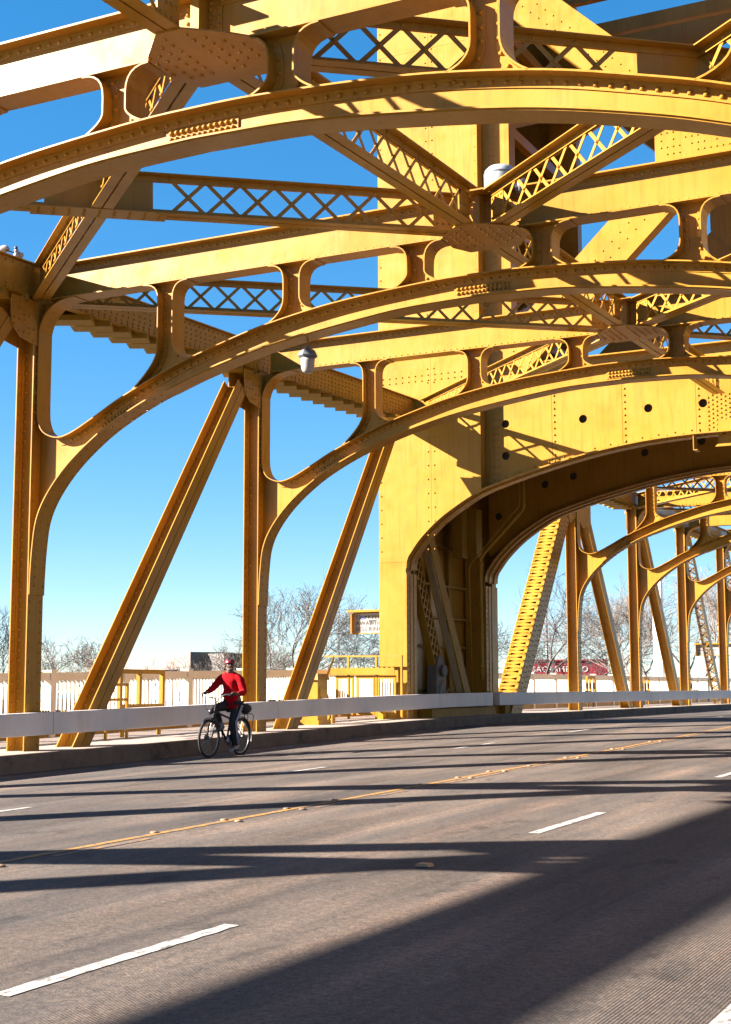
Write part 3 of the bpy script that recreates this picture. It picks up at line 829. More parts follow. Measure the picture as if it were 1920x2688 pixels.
# ------------------------------------------------------------------ the lift tower
tower = thing('bridge_tower', 'tall golden riveted lift tower with round-cornered archway over the road', 'bridge tower', (XC, YT, 0))
def tp(name, m, mt=PAINT, stuff=False, smooth=False):
    o = part(name, m, mt, tower, smooth, stuff)
    if o: o.location = (-XC, -YT, 0)
    return o
ARC = catmull([(-15.77, 3.6), (-15.77, 4.3), (-15.60, 4.62), (-15.31, 4.97), (-14.82, 5.40), (-14.17, 5.81), (-13.65, 6.06), (-12.83, 6.31), (-11.86, 6.56), (-10.73, 6.80), (-9.49, 6.97), (-8.4, 7.04), (-7.57, 7.05)], 4)
ARCL = [q for q in ARC if q[1] >= 4.0]
def mirx(pts): return [(2*XC-a, b) for a, b in pts]
TOPZ = 27.0; BZ = .30
for s, nm in ((1, 'leg'), (-1, 'leg')):
    f = (lambda L: L) if s == 1 else mirx
    # front column plate (proud) with the arch cut out of it
    a1 = [q for q in ARC if q[0] <= -13.65+1e-6]
    # split at the panel seams
    m = MB(); m.plate(f([(-16.53, BZ), (-15.77, BZ), (-15.77, 4.30), (-16.53, 4.30)]), YT, YT+.31); tp('leg_base_plate', m)
    low = [q for q in a1 if q[1] >= 4.3]
    m = MB(); m.plate(f([(-16.53, 4.306)]+[(-15.77, 4.306)]+[q for q in low if q[0] <= -15.03 and q[1] > 4.31]+[(-15.03, 5.23), (-15.03, 18.0), (-16.53, 18.0)]), YT, YT+.31); tp('leg_plate', m)
    m = MB(); m.plate(f([(-15.024, 5.235)]+[q for q in low if q[0] > -15.02]+[(-13.65, 6.06), (-13.65, 18.0), (-15.024, 18.0)]), YT, YT+.31); tp('leg_plate', m)
    m = MB(); m.plate(f([(-16.53, 18.006), (-15.03, 18.006), (-15.03, TOPZ), (-16.53, TOPZ)]), YT, YT+.31); m.plate(f([(-15.024, 18.006), (-13.65, 18.006), (-13.65, TOPZ), (-15.024, TOPZ)]), YT, YT+.31); tp('leg_plate', m)
    for xx in f([(-16.53, 0), (-13.73, 0)]):   # corner angles
        m = MB(); x = xx[0]; q = sorted((x, x+.08*s)); m.box(q[0], q[1], YT-.012, YT-.001, 6.2 if abs(abs(xx[0]-XC)-6.16) < .1 else 4.5, TOPZ); 
        if abs(abs(xx[0]-XC)-6.16) < .1: tp('corner_angle', m)
    # side face of the front column, recessed panel and its edge flange
    m = MB(); q = sorted(f([(-13.65, 0), (-12.85, 0)]))
    m.box(q[0][0], q[1][0], YT+.322, YT+.36, 9.2, TOPZ); tp('recessed_panel', m)
    m = MB(); q = sorted(f([(-12.94, 0), (-12.82, 0)])); m.box(q[0][0], q[1][0], YT+.12, YT+.56, 9.23, TOPZ); tp('edge_flange', m)
    m = MB(); q = sorted(f([(-16.53, 0), (-16.47, 0)])); m.box(q[0][0], q[1][0], YT+.311, 39.25, BZ, TOPZ); tp('outer_wall', m)
    # rear column
    m = MB(); m.plate(f([(-16.53, BZ), (-15.77, BZ)]+[q for q in a1 if q[1] >= 4.0]+[(-13.65, 6.06), (-13.65, TOPZ), (-16.53, TOPZ)]), 39.28, 39.60); tp('rear_leg_plate', m)
    m = MB(); q = sorted(f([(-13.65, 0), (-12.82, 0)])); m.box(q[0][0], q[1][0], 38.95, 39.30, 9.2, TOPZ); tp('rear_edge_panel', m)
    # inner frames of the leg: sills and lacing on the road side
    z = 10.2
    while z < TOPZ:
        m = MB(); q = sorted(f([(-13.1, 0), (-12.9, 0)])); m.box(q[0][0], q[1][0], YT+.6, 38.9, z, z+.28); tp('leg_strut', m); 
        m = MB(); m.bar((f([(-13.0, 0)])[0][0], YT+.6, z+.3), (f([(-13.0, 0)])[0][0], 38.9, z+2.5), .16, .22); tp('leg_brace', m)
        z += 2.6
    # jamb of the front arch and rear arch
    for (y0, y1) in ((YT+.001, YT+.62), (38.72, 39.62)):
        m = MB(); xa = -15.77
        q = sorted(f([(-15.80, 0), (-15.75, 0)])); m.box(q[0][0], q[1][0], y0, y1, BZ, 4.02)
        q = sorted(f([(-15.75, 0), (-15.735, 0)])); m.box(q[0][0], q[1][0], y0+.2, y0+.32, BZ, 4.02); m.box(q[0][0], q[1][0], y0+.42, y0+.5, BZ, 4.02)
        tp('arch_jamb', m)
        q = sorted(f([(-16.40, 0), (-15.80, 0)])); m = MB(); m.box(q[0][0], q[1][0], y0+.55 if y0 < 35 else y0, y0+.60 if y0 < 35 else y0+.04, BZ, 5.0); tp('jamb_panel', m)
    # inner end wall of the leg with ribs, and the slanting brace pair seen inside it
    m = MB()
    for zz in (1.0, 2.2, 3.0, 3.9, 5.0): q = sorted(f([(-16.46, 0), (-16.30, 0)])); m.box(q[0][0], q[1][0], 34.1, 38.7, zz, zz+.06)
    for yy in (35.0, 36.1, 37.4): q = sorted(f([(-16.46, 0), (-16.34, 0)])); m.box(q[0][0], q[1][0], yy, yy+.07, BZ, 8.8)
    tp('wall_ribs', m, PAINT2)
    m = MB(); xi = f([(-15.56, 0)])[0][0]
    m.bar((xi, 33.95, 5.9), (xi, 37.0, .62), .03, .36, up=(0, 1, 0)); m.bar((xi-.24*s, 33.95, 5.9), (xi-.24*s, 37.0, .62), .03, .36, up=(0, 1, 0)); tp('inner_brace', m, PAINT2)
    A = Vector((f([(-15.95, 0)])[0][0], 33.75, 5.3)); B = Vector((A.x, 36.2, .45)); d = (B-A); L = d.length; d /= L
    m = MB(); sdv = Vector((0, -d.z, d.y))
    m.bar(A+sdv*.22, B+sdv*.22, .22, .03, up=(0, d.z, -d.y)); m.bar(A-sdv*.22, B-sdv*.22, .22, .03, up=(0, d.z, -d.y)); tp('laced_brace', m, PAINT2)
    k = 0
    while k*.27 < L-.3:
        for c, xo in ((1, .1), (-1, .085)):
            m = MB(); m.bar(A+d*(k*.27)+sdv*.2*c+Vector((xo*s, 0, 0)), A+d*(k*.27+.40)-sdv*.2*c+Vector((xo*s, 0, 0)), .012, .05, up=sdv); tp('lacing_bar', m)
        k += 1
    # box of guide roller between the arches
    q = sorted(f([(-15.9, 0), (-15.45, 0)])); m = MB(); m.box(q[0][0], q[1][0], 37.35, 37.75, 4.75, 6.1); m.box(q[0][0]+.1, q[1][0]+.02, 37.28, 37.35, 4.95, 5.9); m.box(q[0][0]-.1, q[1][0]-.25, 36.9, 37.3, 4.7, 6.2); tp('guide_box', m, PAINT2)

def arch_full(y0, y1, t, nm):
    left = [q for q in ARC if q[1] >= 4.0]
    m = MB(); m.strip(left, y0, y1, -t); tp(nm, m)
    m = MB(); m.strip(mirx(left), y0, y1, t); tp(nm, m)
arch_full(YT-.004, YT+.66, .03, 'arch_soffit'); arch_full(38.70, 39.66, .03, 'rear_arch_soffit')
# small inner lips giving the soffit its ribbed look
for (y0, y1) in ((YT+.22, YT+.34), (38.92, 39.02), (39.30, 39.38)):
    left = [q for q in ARC if q[1] >= 4.0]
    off = [(q[0]+.03, q[1]-.03) for q in left]
    m = MB(); m.strip(off, y0, y1, -.035); m.strip(mirx(off), y0, y1, .035); tp('soffit_rib', m)
# girder webs with round holes
def circ(c, r, n=18): return [(c[0]+r*math.cos(2*math.pi*k/n), c[1]+r*math.sin(2*math.pi*k/n)) for k in range(n)]
hl = [(-13.10, 7.73), (-13.10, 6.91), (-11.05, 7.68), (-9.40, 7.80), (-8.07, 7.80)]
def inside_seam(x0, x1, pts): return [c for c in pts if x0 < c[0] < x1]
left = [q for q in ARC if q[0] >= -13.65-1e-6]
seams = [-13.65, -11.86, -10.05, -8.24, XC]
def arc_z(x):
    x = x if x <= XC else 2*XC-x
    for a, b in zip(ARC[:-1], ARC[1:]):
        if a[0] <= x <= b[0] and b[0] > a[0]: return a[1]+(b[1]-a[1])*(x-a[0])/(b[0]-a[0])
    return 7.05
full_seams = seams[:-1]+[2*XC-x for x in seams[:-1][::-1]]
hall = hl+mirx(hl)
for i in range(len(full_seams)-1):
    x0, x1 = full_seams[i], full_seams[i+1]
    xs_ = [x0+(x1-x0)*k/12 for k in range(13)]
    outer = [(x, arc_z(x)) for x in xs_]; outer[0] = (x0+.004, outer[0][1]); outer[-1] = (x1-.004, outer[-1][1])
    outer += [(x1-.004, 9.18), (x0+.004, 9.18)]
    m = MB(); m.plate([outer]+[circ(c, .105)[::-1] for c in inside_seam(x0, x1, hall)], YT+.32, YT+.345); tp('girder_web', m)
rh = [(-15.4, 6.05), (-13.95, 6.90), (-13.10, 7.08), (-11.0, 7.6), (-9.4, 7.8)]
outer = [(x, arc_z(x)) for x in [-13.9+ (12.66)*k/60 for k in range(61)]]
m = MB(); m.plate([[(-15.7, 4.9), (-15.2, 5.1), (-14.6, 5.62), (-14.1, 5.9)]+outer[1:-1]+mirx([(-14.1, 5.9), (-14.6, 5.62), (-15.2, 5.1), (-15.7, 4.9)])+[(2*XC+15.7, 9.1), (-15.7, 9.1)]]+[circ(c, .11)[::-1] for c in rh+mirx(rh)], 38.9, 38.925); tp('rear_girder_web', m)
m = MB(); m.box(-13.64, 2*XC+13.64, YT+.10, YT+.60, 9.18, 9.21); m.box(-13.64, 2*XC+13.64, YT+.305, YT+.318, 9.06, 9.18); tp('girder_top_flange', m)
m = MB(); m.box(-16.4, 2*XC+16.4, YT+.62, 39.2, 9.02, 9.10); tp('added_sun_block', m, PAINT2)  # added plate that blocks the sun from the rear girder
m = MB(); m.box(-16.4, 2*XC+16.4, 38.9, 39.35, 9.12, 9.18); tp('rear_top_flange', m)
# dark discs added a little behind the holes, their colour standing in for shade
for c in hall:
    m = MB(); m.lathe([(.135, 0), (.135, .01)], 18, (c[0], YT+.42, c[1]), 'y'); tp('hole_shade_disc', m, DARKHOLE)
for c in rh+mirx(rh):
    m = MB(); m.lathe([(.14, 0), (.14, .01)], 18, (c[0], 38.99, c[1]), 'y'); tp('hole_shade_disc', m, DARKHOLE)
# X bracing above the girder, front and rear
for (y0, y1) in ((YT+.02, YT+.42), (38.95, 39.35)):
    cz = 14.25
    for s in (-1, 1):
        for (xa, za, xb, zb) in ((XC+s*5.25, cz-4.95, XC+s*.55, cz-.5), (XC+s*5.25, cz+5.0, XC+s*.55, cz+.5)):
            a, b = Vector((xa, za)), Vector((xb, zb)); d = (b-a).normalized(); nn = Vector((-d.y, d.x))*.53
            m = MB(); m.plate([tuple(a+nn), tuple(b+nn), tuple(b-nn), tuple(a-nn)], y0, y0+.02)
            m.plate([tuple(a+nn), tuple(b+nn), tuple(b+nn*.96), tuple(a+nn*.96)], y0+.021, y1); m.plate([tuple(a-nn*.96), tuple(b-nn*.96), tuple(b-nn), tuple(a-nn)], y0+.021, y1)
            m.plate([tuple(a+nn*.9), tuple(b+nn*.9), tuple(b-nn*.9), tuple(a-nn*.9)], y1-.03, y1-.02)
            tp('cross_brace', m)
    m = MB(); m.plate([(XC-1.4, cz-.55), (XC-.7, cz-1.35), (XC+.7, cz-1.35), (XC+1.4, cz-.55), (XC+1.4, cz+.45), (XC+.7, cz+1.3), (XC-.7, cz+1.3), (XC-1.4, cz+.45)], y0-.025, y0-.003); tp('cross_gusset', m)
    m = MB(); m.box(-12.8, 2*XC+12.8, y0+.0, y1, 19.25, 19.95); tp('upper_strut', m)
for yy in (YT+2.2, YT+4.4):
    m = MB(); m.box(-12.9, 2*XC+12.9, yy-.1, yy+.1, 19.4, 19.8); tp('cross_strut', m)
    m = MB(); m.bar((-12.9, yy, 19.4), (XC, yy, 14.3), .15, .3); m.bar((2*XC+12.9, yy, 19.4), (XC, yy, 14.3), .15, .3); tp('inner_cross_brace', m)
# rivets on the tower
rv = MB()
def rline(p, q, step, nrm, r=.024, h=.018, jit=0):
    p, q = Vector(p), Vector(q); L = (q-p).length; n = int(L/step)
    for i in range(n+1): rv.rivet(p+(q-p)*(i/max(1, n)), nrm, r, h)
for x in (-16.46, -15.12, -14.94, -13.72): rline((x, YT, 4.6 if x < -14.9 else 6.3), (x, YT, 20.5), .36, (0, -1, 0), .02, .014)
for z in (9.0, 9.14, 13.4, 13.6): rline((-16.4, YT, z), (-13.8, YT, z), .18, (0, -1, 0), .02, .014)
for x in (-13.42, -13.30): rline((x, YT+.322, 6.3), (x, YT+.322, 20), .17, (0, -1, 0), .02, .015)
for x in (-11.86, -10.05, -8.24, 2*XC+10.05, 2*XC+8.24): rline((x+.06, YT+.32, arc_z(x)+.12), (x+.06, YT+.32, 9.0), .16, (0, -1, 0))
pts, dirs = resample([q for q in ARC if q[0] > -13.6]+mirx([q for q in ARC if -13.6 < q[0] < XC-.01][::-1]), .20)
for i, (q, d) in enumerate(zip(pts, dirs)):
    nn = Vector((-d.y, d.x)); nn = nn if nn.y > 0 else -nn
    w = q+nn*(.07 if i % 2 else .13); rv.rivet((w.x, YT+.32, w.y), (0, -1, 0))
pts, dirs = resample([q for q in ARC if q[1] > 4.0], .22)
for q, d in zip(pts, dirs):
    nn = Vector((-d.y, d.x)); nn = nn if nn.y < 0 else -nn
    for yy in (YT+.08, YT+.5, 38.8, 39.15): rv.rivet((q.x+nn.x*.03, yy, q.y+nn.y*.03), (nn.x, 0, nn.y), .02, .013)
for z in range(22):
    for yy in (YT+.08, YT+.5, 38.82, 39.2): rv.rivet((-15.75, yy, .5+z*.16), (1, 0, 0), .02, .013)
random.seed(11)
for i in range(7):
    for j in range(8): rv.rivet((-7.95+i*.1, YT+.32, 7.15+j*.11+(.05 if i % 2 else 0)), (0, -1, 0), .022, .016)
cz = 14.25
for i in range(18):
    for j in range(14):
        a, b = -1.25+i*.15, -1.2+j*.18
        if abs(a)+abs(b) < 2.0 and random.random() < .8: rv.rivet((XC+a, YT-.005, cz+b), (0, -1, 0), .02, .014)
for s in (-1, 1):
    for (xa, za, xb, zb) in ((XC+s*5.25, cz-4.95, XC+s*.55, cz-.5), (XC+s*5.25, cz+5.0, XC+s*.55, cz+.5)):
        a, b = Vector((xa, za)), Vector((xb, zb)); d = (b-a).normalized(); nn = Vector((-d.y, d.x)); L = (b-a).length
        t = .2
        while t < L:
            for w in (-.16, .10): q = a+d*t+nn*w; rv.rivet((q.x, YT+.02, q.y), (0, -1, 0), .02, .014)
            t += .3
tp('rivets', rv, PAINT, stuff=True)
# small bracket plates hanging from the middle of the girder
m = MB(); m.plate([(-7.80, 6.72), (-7.22, 6.72), (-7.30, 6.80), (-7.30, 7.35), (-7.72, 7.35), (-7.72, 6.80)], YT+.26, YT+.30); tp('hanger_plate', m)
m = MB(); m.box(-8.26, -8.24, YT+.0, YT+.3, 6.65, 6.98); m.box(-8.26, -8.16, YT+.0, YT+.3, 6.63, 6.65); tp('hanger_angle', m)
# plinth pieces at the foot of the rear leg
m = MB(); m.box(-16.3, -15.55, 39.62, 40.9, .33, .62); m.box(-16.2, -15.45, 34.2, 38.6, .30, .55); tp('leg_plinth', m, PAINT2)

# conduits fixed on the tower
pipe = thing('conduit', 'golden conduit pipe bending across the shaded inside of the archway', 'pipe', (-14.5, 36.5, 4))
m = MB(); m.tube([(x+14.5, 0, z-4) for x, z in ((-13.72, 7.6), (-13.71, 5.95), (-13.80, 5.82), (-14.88, 4.76), (-15.0, 4.6), (-14.98, 1.55), (-15.0, 1.3))], .05, 8)
part('pipe_run', m, PAINT2, pipe, True)
m = MB()
for zz in (4.4, 3.2, 1.6): m.tube([(-.49, 0, zz-4), (-.49, 0, zz-3.9)], .07, 8)
part('pipe_collar', m, PAINT2, pipe, True)
pipe2 = thing('conduit', 'thin rusty conduit beside the thicker pipe inside the archway', 'pipe', (-15.2, 36.45, 4))
m = MB(); m.tube([(x+15.2, 0, z-4) for x, z in ((-13.85, 7.5), (-13.82, 6.0), (-15.28, 4.45), (-15.32, 4.3), (-15.26, 1.0))], .022, 6); part('pipe_run', m, PAINT2, pipe2, True)
mech = thing('gate_machine', 'weathered grey machine housing with rounded cover low inside the archway', 'machine', (-15.95, 35.55, .34))
m = MB(); m.plate([(-.32, 0), (.36, 0), (.34, .9), (.24, 1.45), (.05, 1.62), (-.14, 1.58), (-.26, 1.3), (-.3, .7)], -.12, .16, 'x'); part('housing', m, MECH, mech)
m = MB(); m.lathe([(.12, 0), (.16, .03), (.16, .09), (.06, .11)], 14, (.17, .05, 1.2), 'x'); m.tube([(.2, .0, .95), (.22, -.3, .55)], .018, 6); m.tube([(.2, .05, .8), (.3, -.5, .72)], .014, 6); part('wheel', m, MECH, mech)
part_m = MB(); part_m.box(.1, .19, -.34, -.12, .1, .5); part('switch_box', part_m, MECH, mech)

# ------------------------------------------------------------------ guard rails
def guard(side, segs, label):
    s = 1 if side == 'left' else -1
    xf = -15.30 if s == 1 else .14
    t = thing('guard_rail', label, 'guard rail', (xf, segs[0][0], 0))
    for ya, yb in segs:
        m = MB(); n = max(1, int((yb-ya)/2.4)); ys = [ya+(yb-ya)*i/n for i in range(n+1)]
        pr = [(0, .600), (0, .945), (-.012, .957), (-.15, .957), (-.16, .945), (-.16, .61), (-.15, .600), (-.008, .594)]
        for y in ys:
            for dx, dz in pr: m.v.append((s*dx, y-segs[0][0], deck(y)+dz))
        q = len(pr)
        for i in range(n):
            for j in range(q): m.f.append((i*q+j, i*q+(j+1) % q, (i+1)*q+(j+1) % q, (i+1)*q+j))
        m.f.append(tuple(range(q))); m.f.append(tuple(n*q+j for j in range(q))[::-1])
        part('rail_section', m, WHITE_RAIL, t)
        m = MB()
        for dy in (.05, .12, .19, .26):
            if yb-dy > ya: m.lathe([(.022, 0), (.022, .02), (.012, .03)], 6, (-s*.06, yb-dy-segs[0][0], deck(yb)+.957)); m.lathe([(.022, 0), (.022, .02), (.012, .03)], 6, (-s*.06, ya+dy-segs[0][0]+.1, deck(ya)+.957))
        part('bolts', m, PAINT2, t, stuff=True)
guard('left', [(-14, 4.4), (4.41, 11.6), (11.61, 18.85), (18.862, 26.1), (26.112, 38.05)], 'chunky white guard rail behind the cyclist, from the left edge to the tower')
guard('left', [(38.55, 46.7), (46.71, 53.9), (53.91, 61.1), (61.11, 68.3), (68.31, 75.5), (75.51, 138)], 'chunky white guard rail along the far side beyond the tower archway')
guard('right', [(-14, 2.2), (2.21, 9.4), (9.41, 16.6), (16.61, 38.0)], 'chunky white guard rail beside the camera along the near walk')
guard('right', [(38.55, 60), (60.01, 138)], 'chunky white guard rail along the near side beyond the tower')

# ------------------------------------------------------------------ walkway fence
def fence(X, s, ya, yb, label):
    t = thing('walkway_fence', label, 'fence', (X, ya, 0))
    sp = 2.4; n = int((yb-ya)/sp)
    pm = MB(); pm.box(-.10, .10, -.085, .085, -.02, 1.27); pm.box(-.115, .115, -.10, .10, 1.27, 1.30); pmesh = pm.mesh('post', FENCE)
    bm_ = MB(); bm_.box(-.026, .026, -.011, .011, .16, 1.12); bmesh_ = bm_.mesh('baluster', FENCE)
    tot = 0; far = MB()
    for i in range(n+1):
        y = ya+i*sp; z = walk(y)
        o = link('post', pmesh, t); o.location = (0, y-ya, z)
        if i == n: break
        z2 = walk(y+sp)
        m = MB(); m.add([(x, yy, zz+h) for (yy, zz) in ((y-ya+.086, z), (y-ya+sp-.086, z2)) for (x, h) in ((-.075, 1.10), (.075, 1.10), (.075, 1.255), (-.075, 1.255))],
                        [(0, 1, 2, 3), (7, 6, 5, 4), (0, 4, 5, 1), (1, 5, 6, 2), (2, 6, 7, 3), (3, 7, 4, 0)]); part('top_rail', m, FENCE, t)
        m = MB(); m.add([(x, yy, zz+h) for (yy, zz) in ((y-ya+.086, z), (y-ya+sp-.086, z2)) for (x, h) in ((-.06, -.02), (.06, -.02), (.06, .17), (-.06, .17))],
                        [(0, 1, 2, 3), (7, 6, 5, 4), (0, 4, 5, 1), (1, 5, 6, 2), (2, 6, 7, 3), (3, 7, 4, 0)]); part('bottom_rail', m, YEL, t)
        for k in range(16):
            yy = y+.21+k*.132; zz = walk(yy)
            if tot < 290 and y > 10: 
                o = link('baluster', bmesh_, t); o.location = (0, yy-ya, zz); tot += 1
            else: far.box(-.026, .026, yy-ya-.011, yy-ya+.011, zz+.16, zz+1.12)
    part('balusters', far, FENCE, t, stuff=True)
fence(-18.5, 1, 22.66-2.4*15, 22.66+2.4*7+.001, 'cream slatted walkway fence seen between the posts left of the tower')
fence(-18.5, 1, 42.6, 42.6+2.4*38, 'cream slatted walkway fence beyond the tower, blazing white in the sun')

# ------------------------------------------------------------------ furniture on the far walk
# yellow folding gate across the walk before the tower
gate = thing('walkway_gate', 'yellow barred walkway gate with scalloped top bar in front of the tower foot', 'gate', (-17.0, 33.0, walk(33)))
def gp(nm, m, mt=YEL): 
    return part(nm, m, mt, gate)
for x in (-.25, .55, 1.26):
    m = MB(); m.box(x-.025, x+.025, -.03, .03, 0, 1.60); gp('frame_post', m)
m = MB(); m.bar((-.95, 0, 1.60), (1.29, 0, 1.58), .05, .045); gp('top_bar', m, PAINT2)
m = MB(); m.bar((-.66, 0, 1.62), (-1.15, -.3, .1), .03, .05); gp('stay', m)
m = MB(); pts = [(-.72, 1.12), (1.1, 1.12)]; q = [(1.1, 1.28)]
k = 0
while 1.1-k*.07 > -.72: q.append((1.1-k*.07, 1.28+(.035 if k % 2 else 0))); k += 1
q.append((-.72, 1.28)); m.plate(pts+q, -.10, -.08); gp('scalloped_bar', m)
for x0 in (-.62, -.02, .58):
    m = MB(); w = .52
    m.box(x0, x0+w, -.02, .02, 1.02, 1.10); m.box(x0, x0+w, -.02, .02, .1, .17); m.box(x0, x0+.06, -.02, .02, .17, 1.02); m.box(x0+w-.06, x0+w, -.02, .02, .17, 1.02); gp('leaf_frame', m)
    for k in range(5):
        m = MB(); m.box(x0+.09+k*.075, x0+.125+k*.075, -.012, .012, .17, 1.02); gp('slat', m, FENCE)
ped = thing('control_pedestal', 'squat yellow box pedestal with overhanging cap behind the white rail', 'pedestal', (-16.25, 29.4, walk(29.4)))
m = MB(); m.box(-.26, .26, -.30, .30, -.06, .10); m.box(-.20, .20, -.24, .24, .10, 1.02); part('housing', m, YEL, ped)
m = MB(); m.add([(-.24, -.30, 1.02), (.24, -.30, 1.02), (.24, .30, 1.02), (-.24, .30, 1.02), (-.20, -.24, 1.16), (.20, -.24, 1.16), (.20, .24, 1.16), (-.20, .24, 1.16)],
                [(3, 2, 1, 0), (4, 5, 6, 7), (0, 1, 5, 4), (1, 2, 6, 5), (2, 3, 7, 6), (3, 0, 4, 7)]); part('cap', m, YEL, ped)
m = MB(); m.box(.2, .225, -.15, .15, .35, .85); m.lathe([(.03, 0), (.03, .03)], 8, (.225, -.12, .6), 'x'); part('door', m, PAINT2, ped)
m = MB(); m.tube([(.1, .32, .9), (.15, .40, .5), (.18, .42, .15), (.12, .35, .02)], .018, 6); part('cable', m, BLACK, ped, True)
arm = thing('barrier_arm_stub', 'yellow horizontal box arm lying low between the pedestal and the tower foot', 'barrier', (-16.25, 31.6, walk(31.6)))
m = MB(); m.box(-.06, .06, -1.5, 1.35, .22, .34); part('beam', m, YEL, arm)
for yy in (1.2, -1.5):
    m = MB(); m.box(-.08, .08, yy, yy+.15, -.02, .219); part('foot', m, YEL, arm)
# ladder and frame
lad = thing('small_ladder', 'small yellow tubular ladder standing on the walk by the leftmost diagonal', 'ladder', (-16.6, 22.3, walk(22)))
for y in (-.33, .33):
    m = MB(); m.tube([(0, y, 0), (0, y, 1.04 if y > 0 else .92)], .032, 8); m.box(-.06, .06, y-.05, y+.05, 0, .012); part('stile', m, YEL, lad, False)
for z in (.18, .74, 1.02):
    m = MB(); m.tube([(0, -.33, z), (0, .33, z)], .026, 8); part('rung', m, YEL, lad, True)
def board(x, y, z0, w, h, label, grp=None):
    t = thing('panel_frame', label, 'frame', (x, y, z0), grp)
    m = MB(); b = .085
    m.box(-.04, .04, 0, w, h-b, h); part('top_rail', m, YEL, t)
    m = MB(); m.box(-.04, .04, 0, w, 0, b); part('bottom_rail', m, YEL, t)
    for yy in (0, w*.42, w-b):
        m = MB(); m.box(-.04, .04, yy, yy+b, b+.001, h-b-.001); part('stile', m, YEL, t)
    for yy in (.1, w-.18):
        m = MB(); m.box(-.03, .03, yy, yy+.07, -(z0-walk(y)), -.001); part('leg', m, YEL, t)
board(-16.9, 22.75, .70, 1.50, .76, 'open yellow rectangular frame on the walk left of the cyclist')
for i, yy in enumerate((43.0, 54.3, 62.0, 69.6)):
    board(-17.9, yy, walk(yy)+.35, .95, .85, 'open yellow frame on the walk beyond the tower, '+['behind the laced end post', 'behind the first far post', 'behind the second far post', 'behind the third far post'][i], 'yellow frames on the walk beyond the tower')

# warning signs
def text_obj(s, size, loc, parent, mt, nm='lettering'):
    cu = bpy.data.curves.new(nm, 'FONT'); cu.body = s; cu.size = size; cu.extrude = .002; cu.space_character = 1.12; cu.align_x = 'LEFT'
    o = bpy.data.objects.new(nm, cu); COL.objects.link(o)
    dg = bpy.context.evaluated_depsgraph_get(); me = bpy.data.meshes.new_from_object(o.evaluated_get(dg)); bpy.data.objects.remove(o)
    me.materials.clear(); me.materials.append(mt)
    t = link(nm, me, parent); t.location = loc; t.rotation_euler = (math.pi/2, 0, 0); return t
SIGNW = mat('sign_white', (.30, .265, .23), .5, .04, 3); INK = mat('sign_black', (.015, .015, .015), .6, .1, 9); BLUES = mat('blue_spray', (.05, .09, .28), .6, .4, 30)
def warn_sign(x0, Y, z0, label, full=True):
    t = thing('warning_sign', label, 'sign', (x0, Y, z0)); W, Hh = 2.05, .56
    m = MB(); m.box(.03, W, -.02, .02, .02, Hh); part('face', m, SIGNW, t)
    m = MB(); m.box(0, W+.03, .021, .05, 0, Hh+.03); m.box(0, .03, -.16, .02, .0, Hh); m.box(0, W+.03, -.05, .02, -.01, .018); part('back_box', m, YEL, t)
    m = MB(); m.box(-.10, W+.1, -.20, .08, Hh+.031, Hh+.095); part('hood', m, YEL, t)
    sz = .165
    text_obj('C', sz, (.12, -.026, .40), t, INK); text_obj('KEEP', sz, (.47, -.026, .40), t, INK)
    text_obj('AWAY', sz, (.10, -.026, .235), t, INK); text_obj('WHEN', sz, (.50, -.026, .235), t, INK)
    text_obj('BELL', sz, (.10, -.026, .07), t, INK); text_obj('RINGS', sz, (.50, -.026, .07), t, INK)
    m = MB(); random.seed(4)
    for i in range(14):
        x = .20+random.random()*.2; z = .41+random.random()*.09; m.bar((x, -.028, z), (x+random.uniform(.01, .07), -.028, z+random.uniform(-.04, .04)), .004, .022, up=(0, 0, 1))
    part('spray_scribble', m, BLUES, t)
    m = MB(); m.box(.50, .74, -.030, -.024, .345, .375); part('sticker', m, INK, t)
    m = MB(); m.box(W-.02, W+.06, -.02, .05, Hh+.1, Hh+.3) if not full else m.box(W, W+.1, -.02, .05, .1, .5); part('bracket', m, YEL, t)
    return t
warn_sign(-18.62, 35.9, 2.60, 'white warning board with black capitals and blue scribble under a yellow hood at the tower')
s2 = warn_sign(-19.0, 76.0, 2.75, 'distant white warning board under a yellow hood beyond the lattice diagonal')
m = MB(); m.box(.55, .62, .06, .12, -2.4, .0); m.box(1.15, 1.22, .06, .12, -2.4, 0); part('support_post', m, GREY, s2)
m = MB(); m.lathe([(.09, 0), (.12, .1), (.1, .25), (.02, .3)], 10, (2.1, 0, .7)); m.box(2.02, 2.18, -.06, .06, -.3, .6); part('bell_housing', m, YEL, s2)

# ------------------------------------------------------------------ lamps
lamp = thing('pendant_lamp', 'grey capped pendant lamp with frosted cup hanging from the second arch', 'lamp', (-10.42, 18.61, 5.80))
lamp.scale = (.86, .86, .90)
m = MB(); m.tube([(0, 0, .47), (0, 0, .66)], .022, 8); part('rod', m, YEL, lamp, True)
m = MB(); m.lathe([(.03, .48), (.042, .47), (.042, .42), (.03, .41)], 8); part('collar', m, GREY, lamp)
m = MB(); m.lathe([(.05, .415), (.11, .405), (.15, .37), (.178, .315), (.182, .30), (.15, .272), (.128, .262)], 8); part('cap', m, GREY, lamp)
m = MB(); m.lathe([(.128, .262), (.126, .20), (.115, .10), (.10, .04), (.07, .01), (.02, 0)], 16); part('lens', m, GLASSY, lamp, True)
lamp2 = thing('globe_lamp', 'white drum lamp with small clear globe sitting on the middle node of the second portal', 'lamp', (-7.22, 18.50, 8.13))
m = MB(); m.lathe([(.17, 0), (.22, .02), (.235, .06), (.235, .20), (.22, .26), (.17, .31), (.09, .335), (.02, .34)], 24); part('drum', m, mat('lamp_white', (.33, .34, .36), .45, .06, 6), lamp2, True)
m = MB(); m.lathe([(.236, .19), (.241, .195), (.241, .21), (.236, .215)], 24); part('rim_band', m, GREY, lamp2, True)
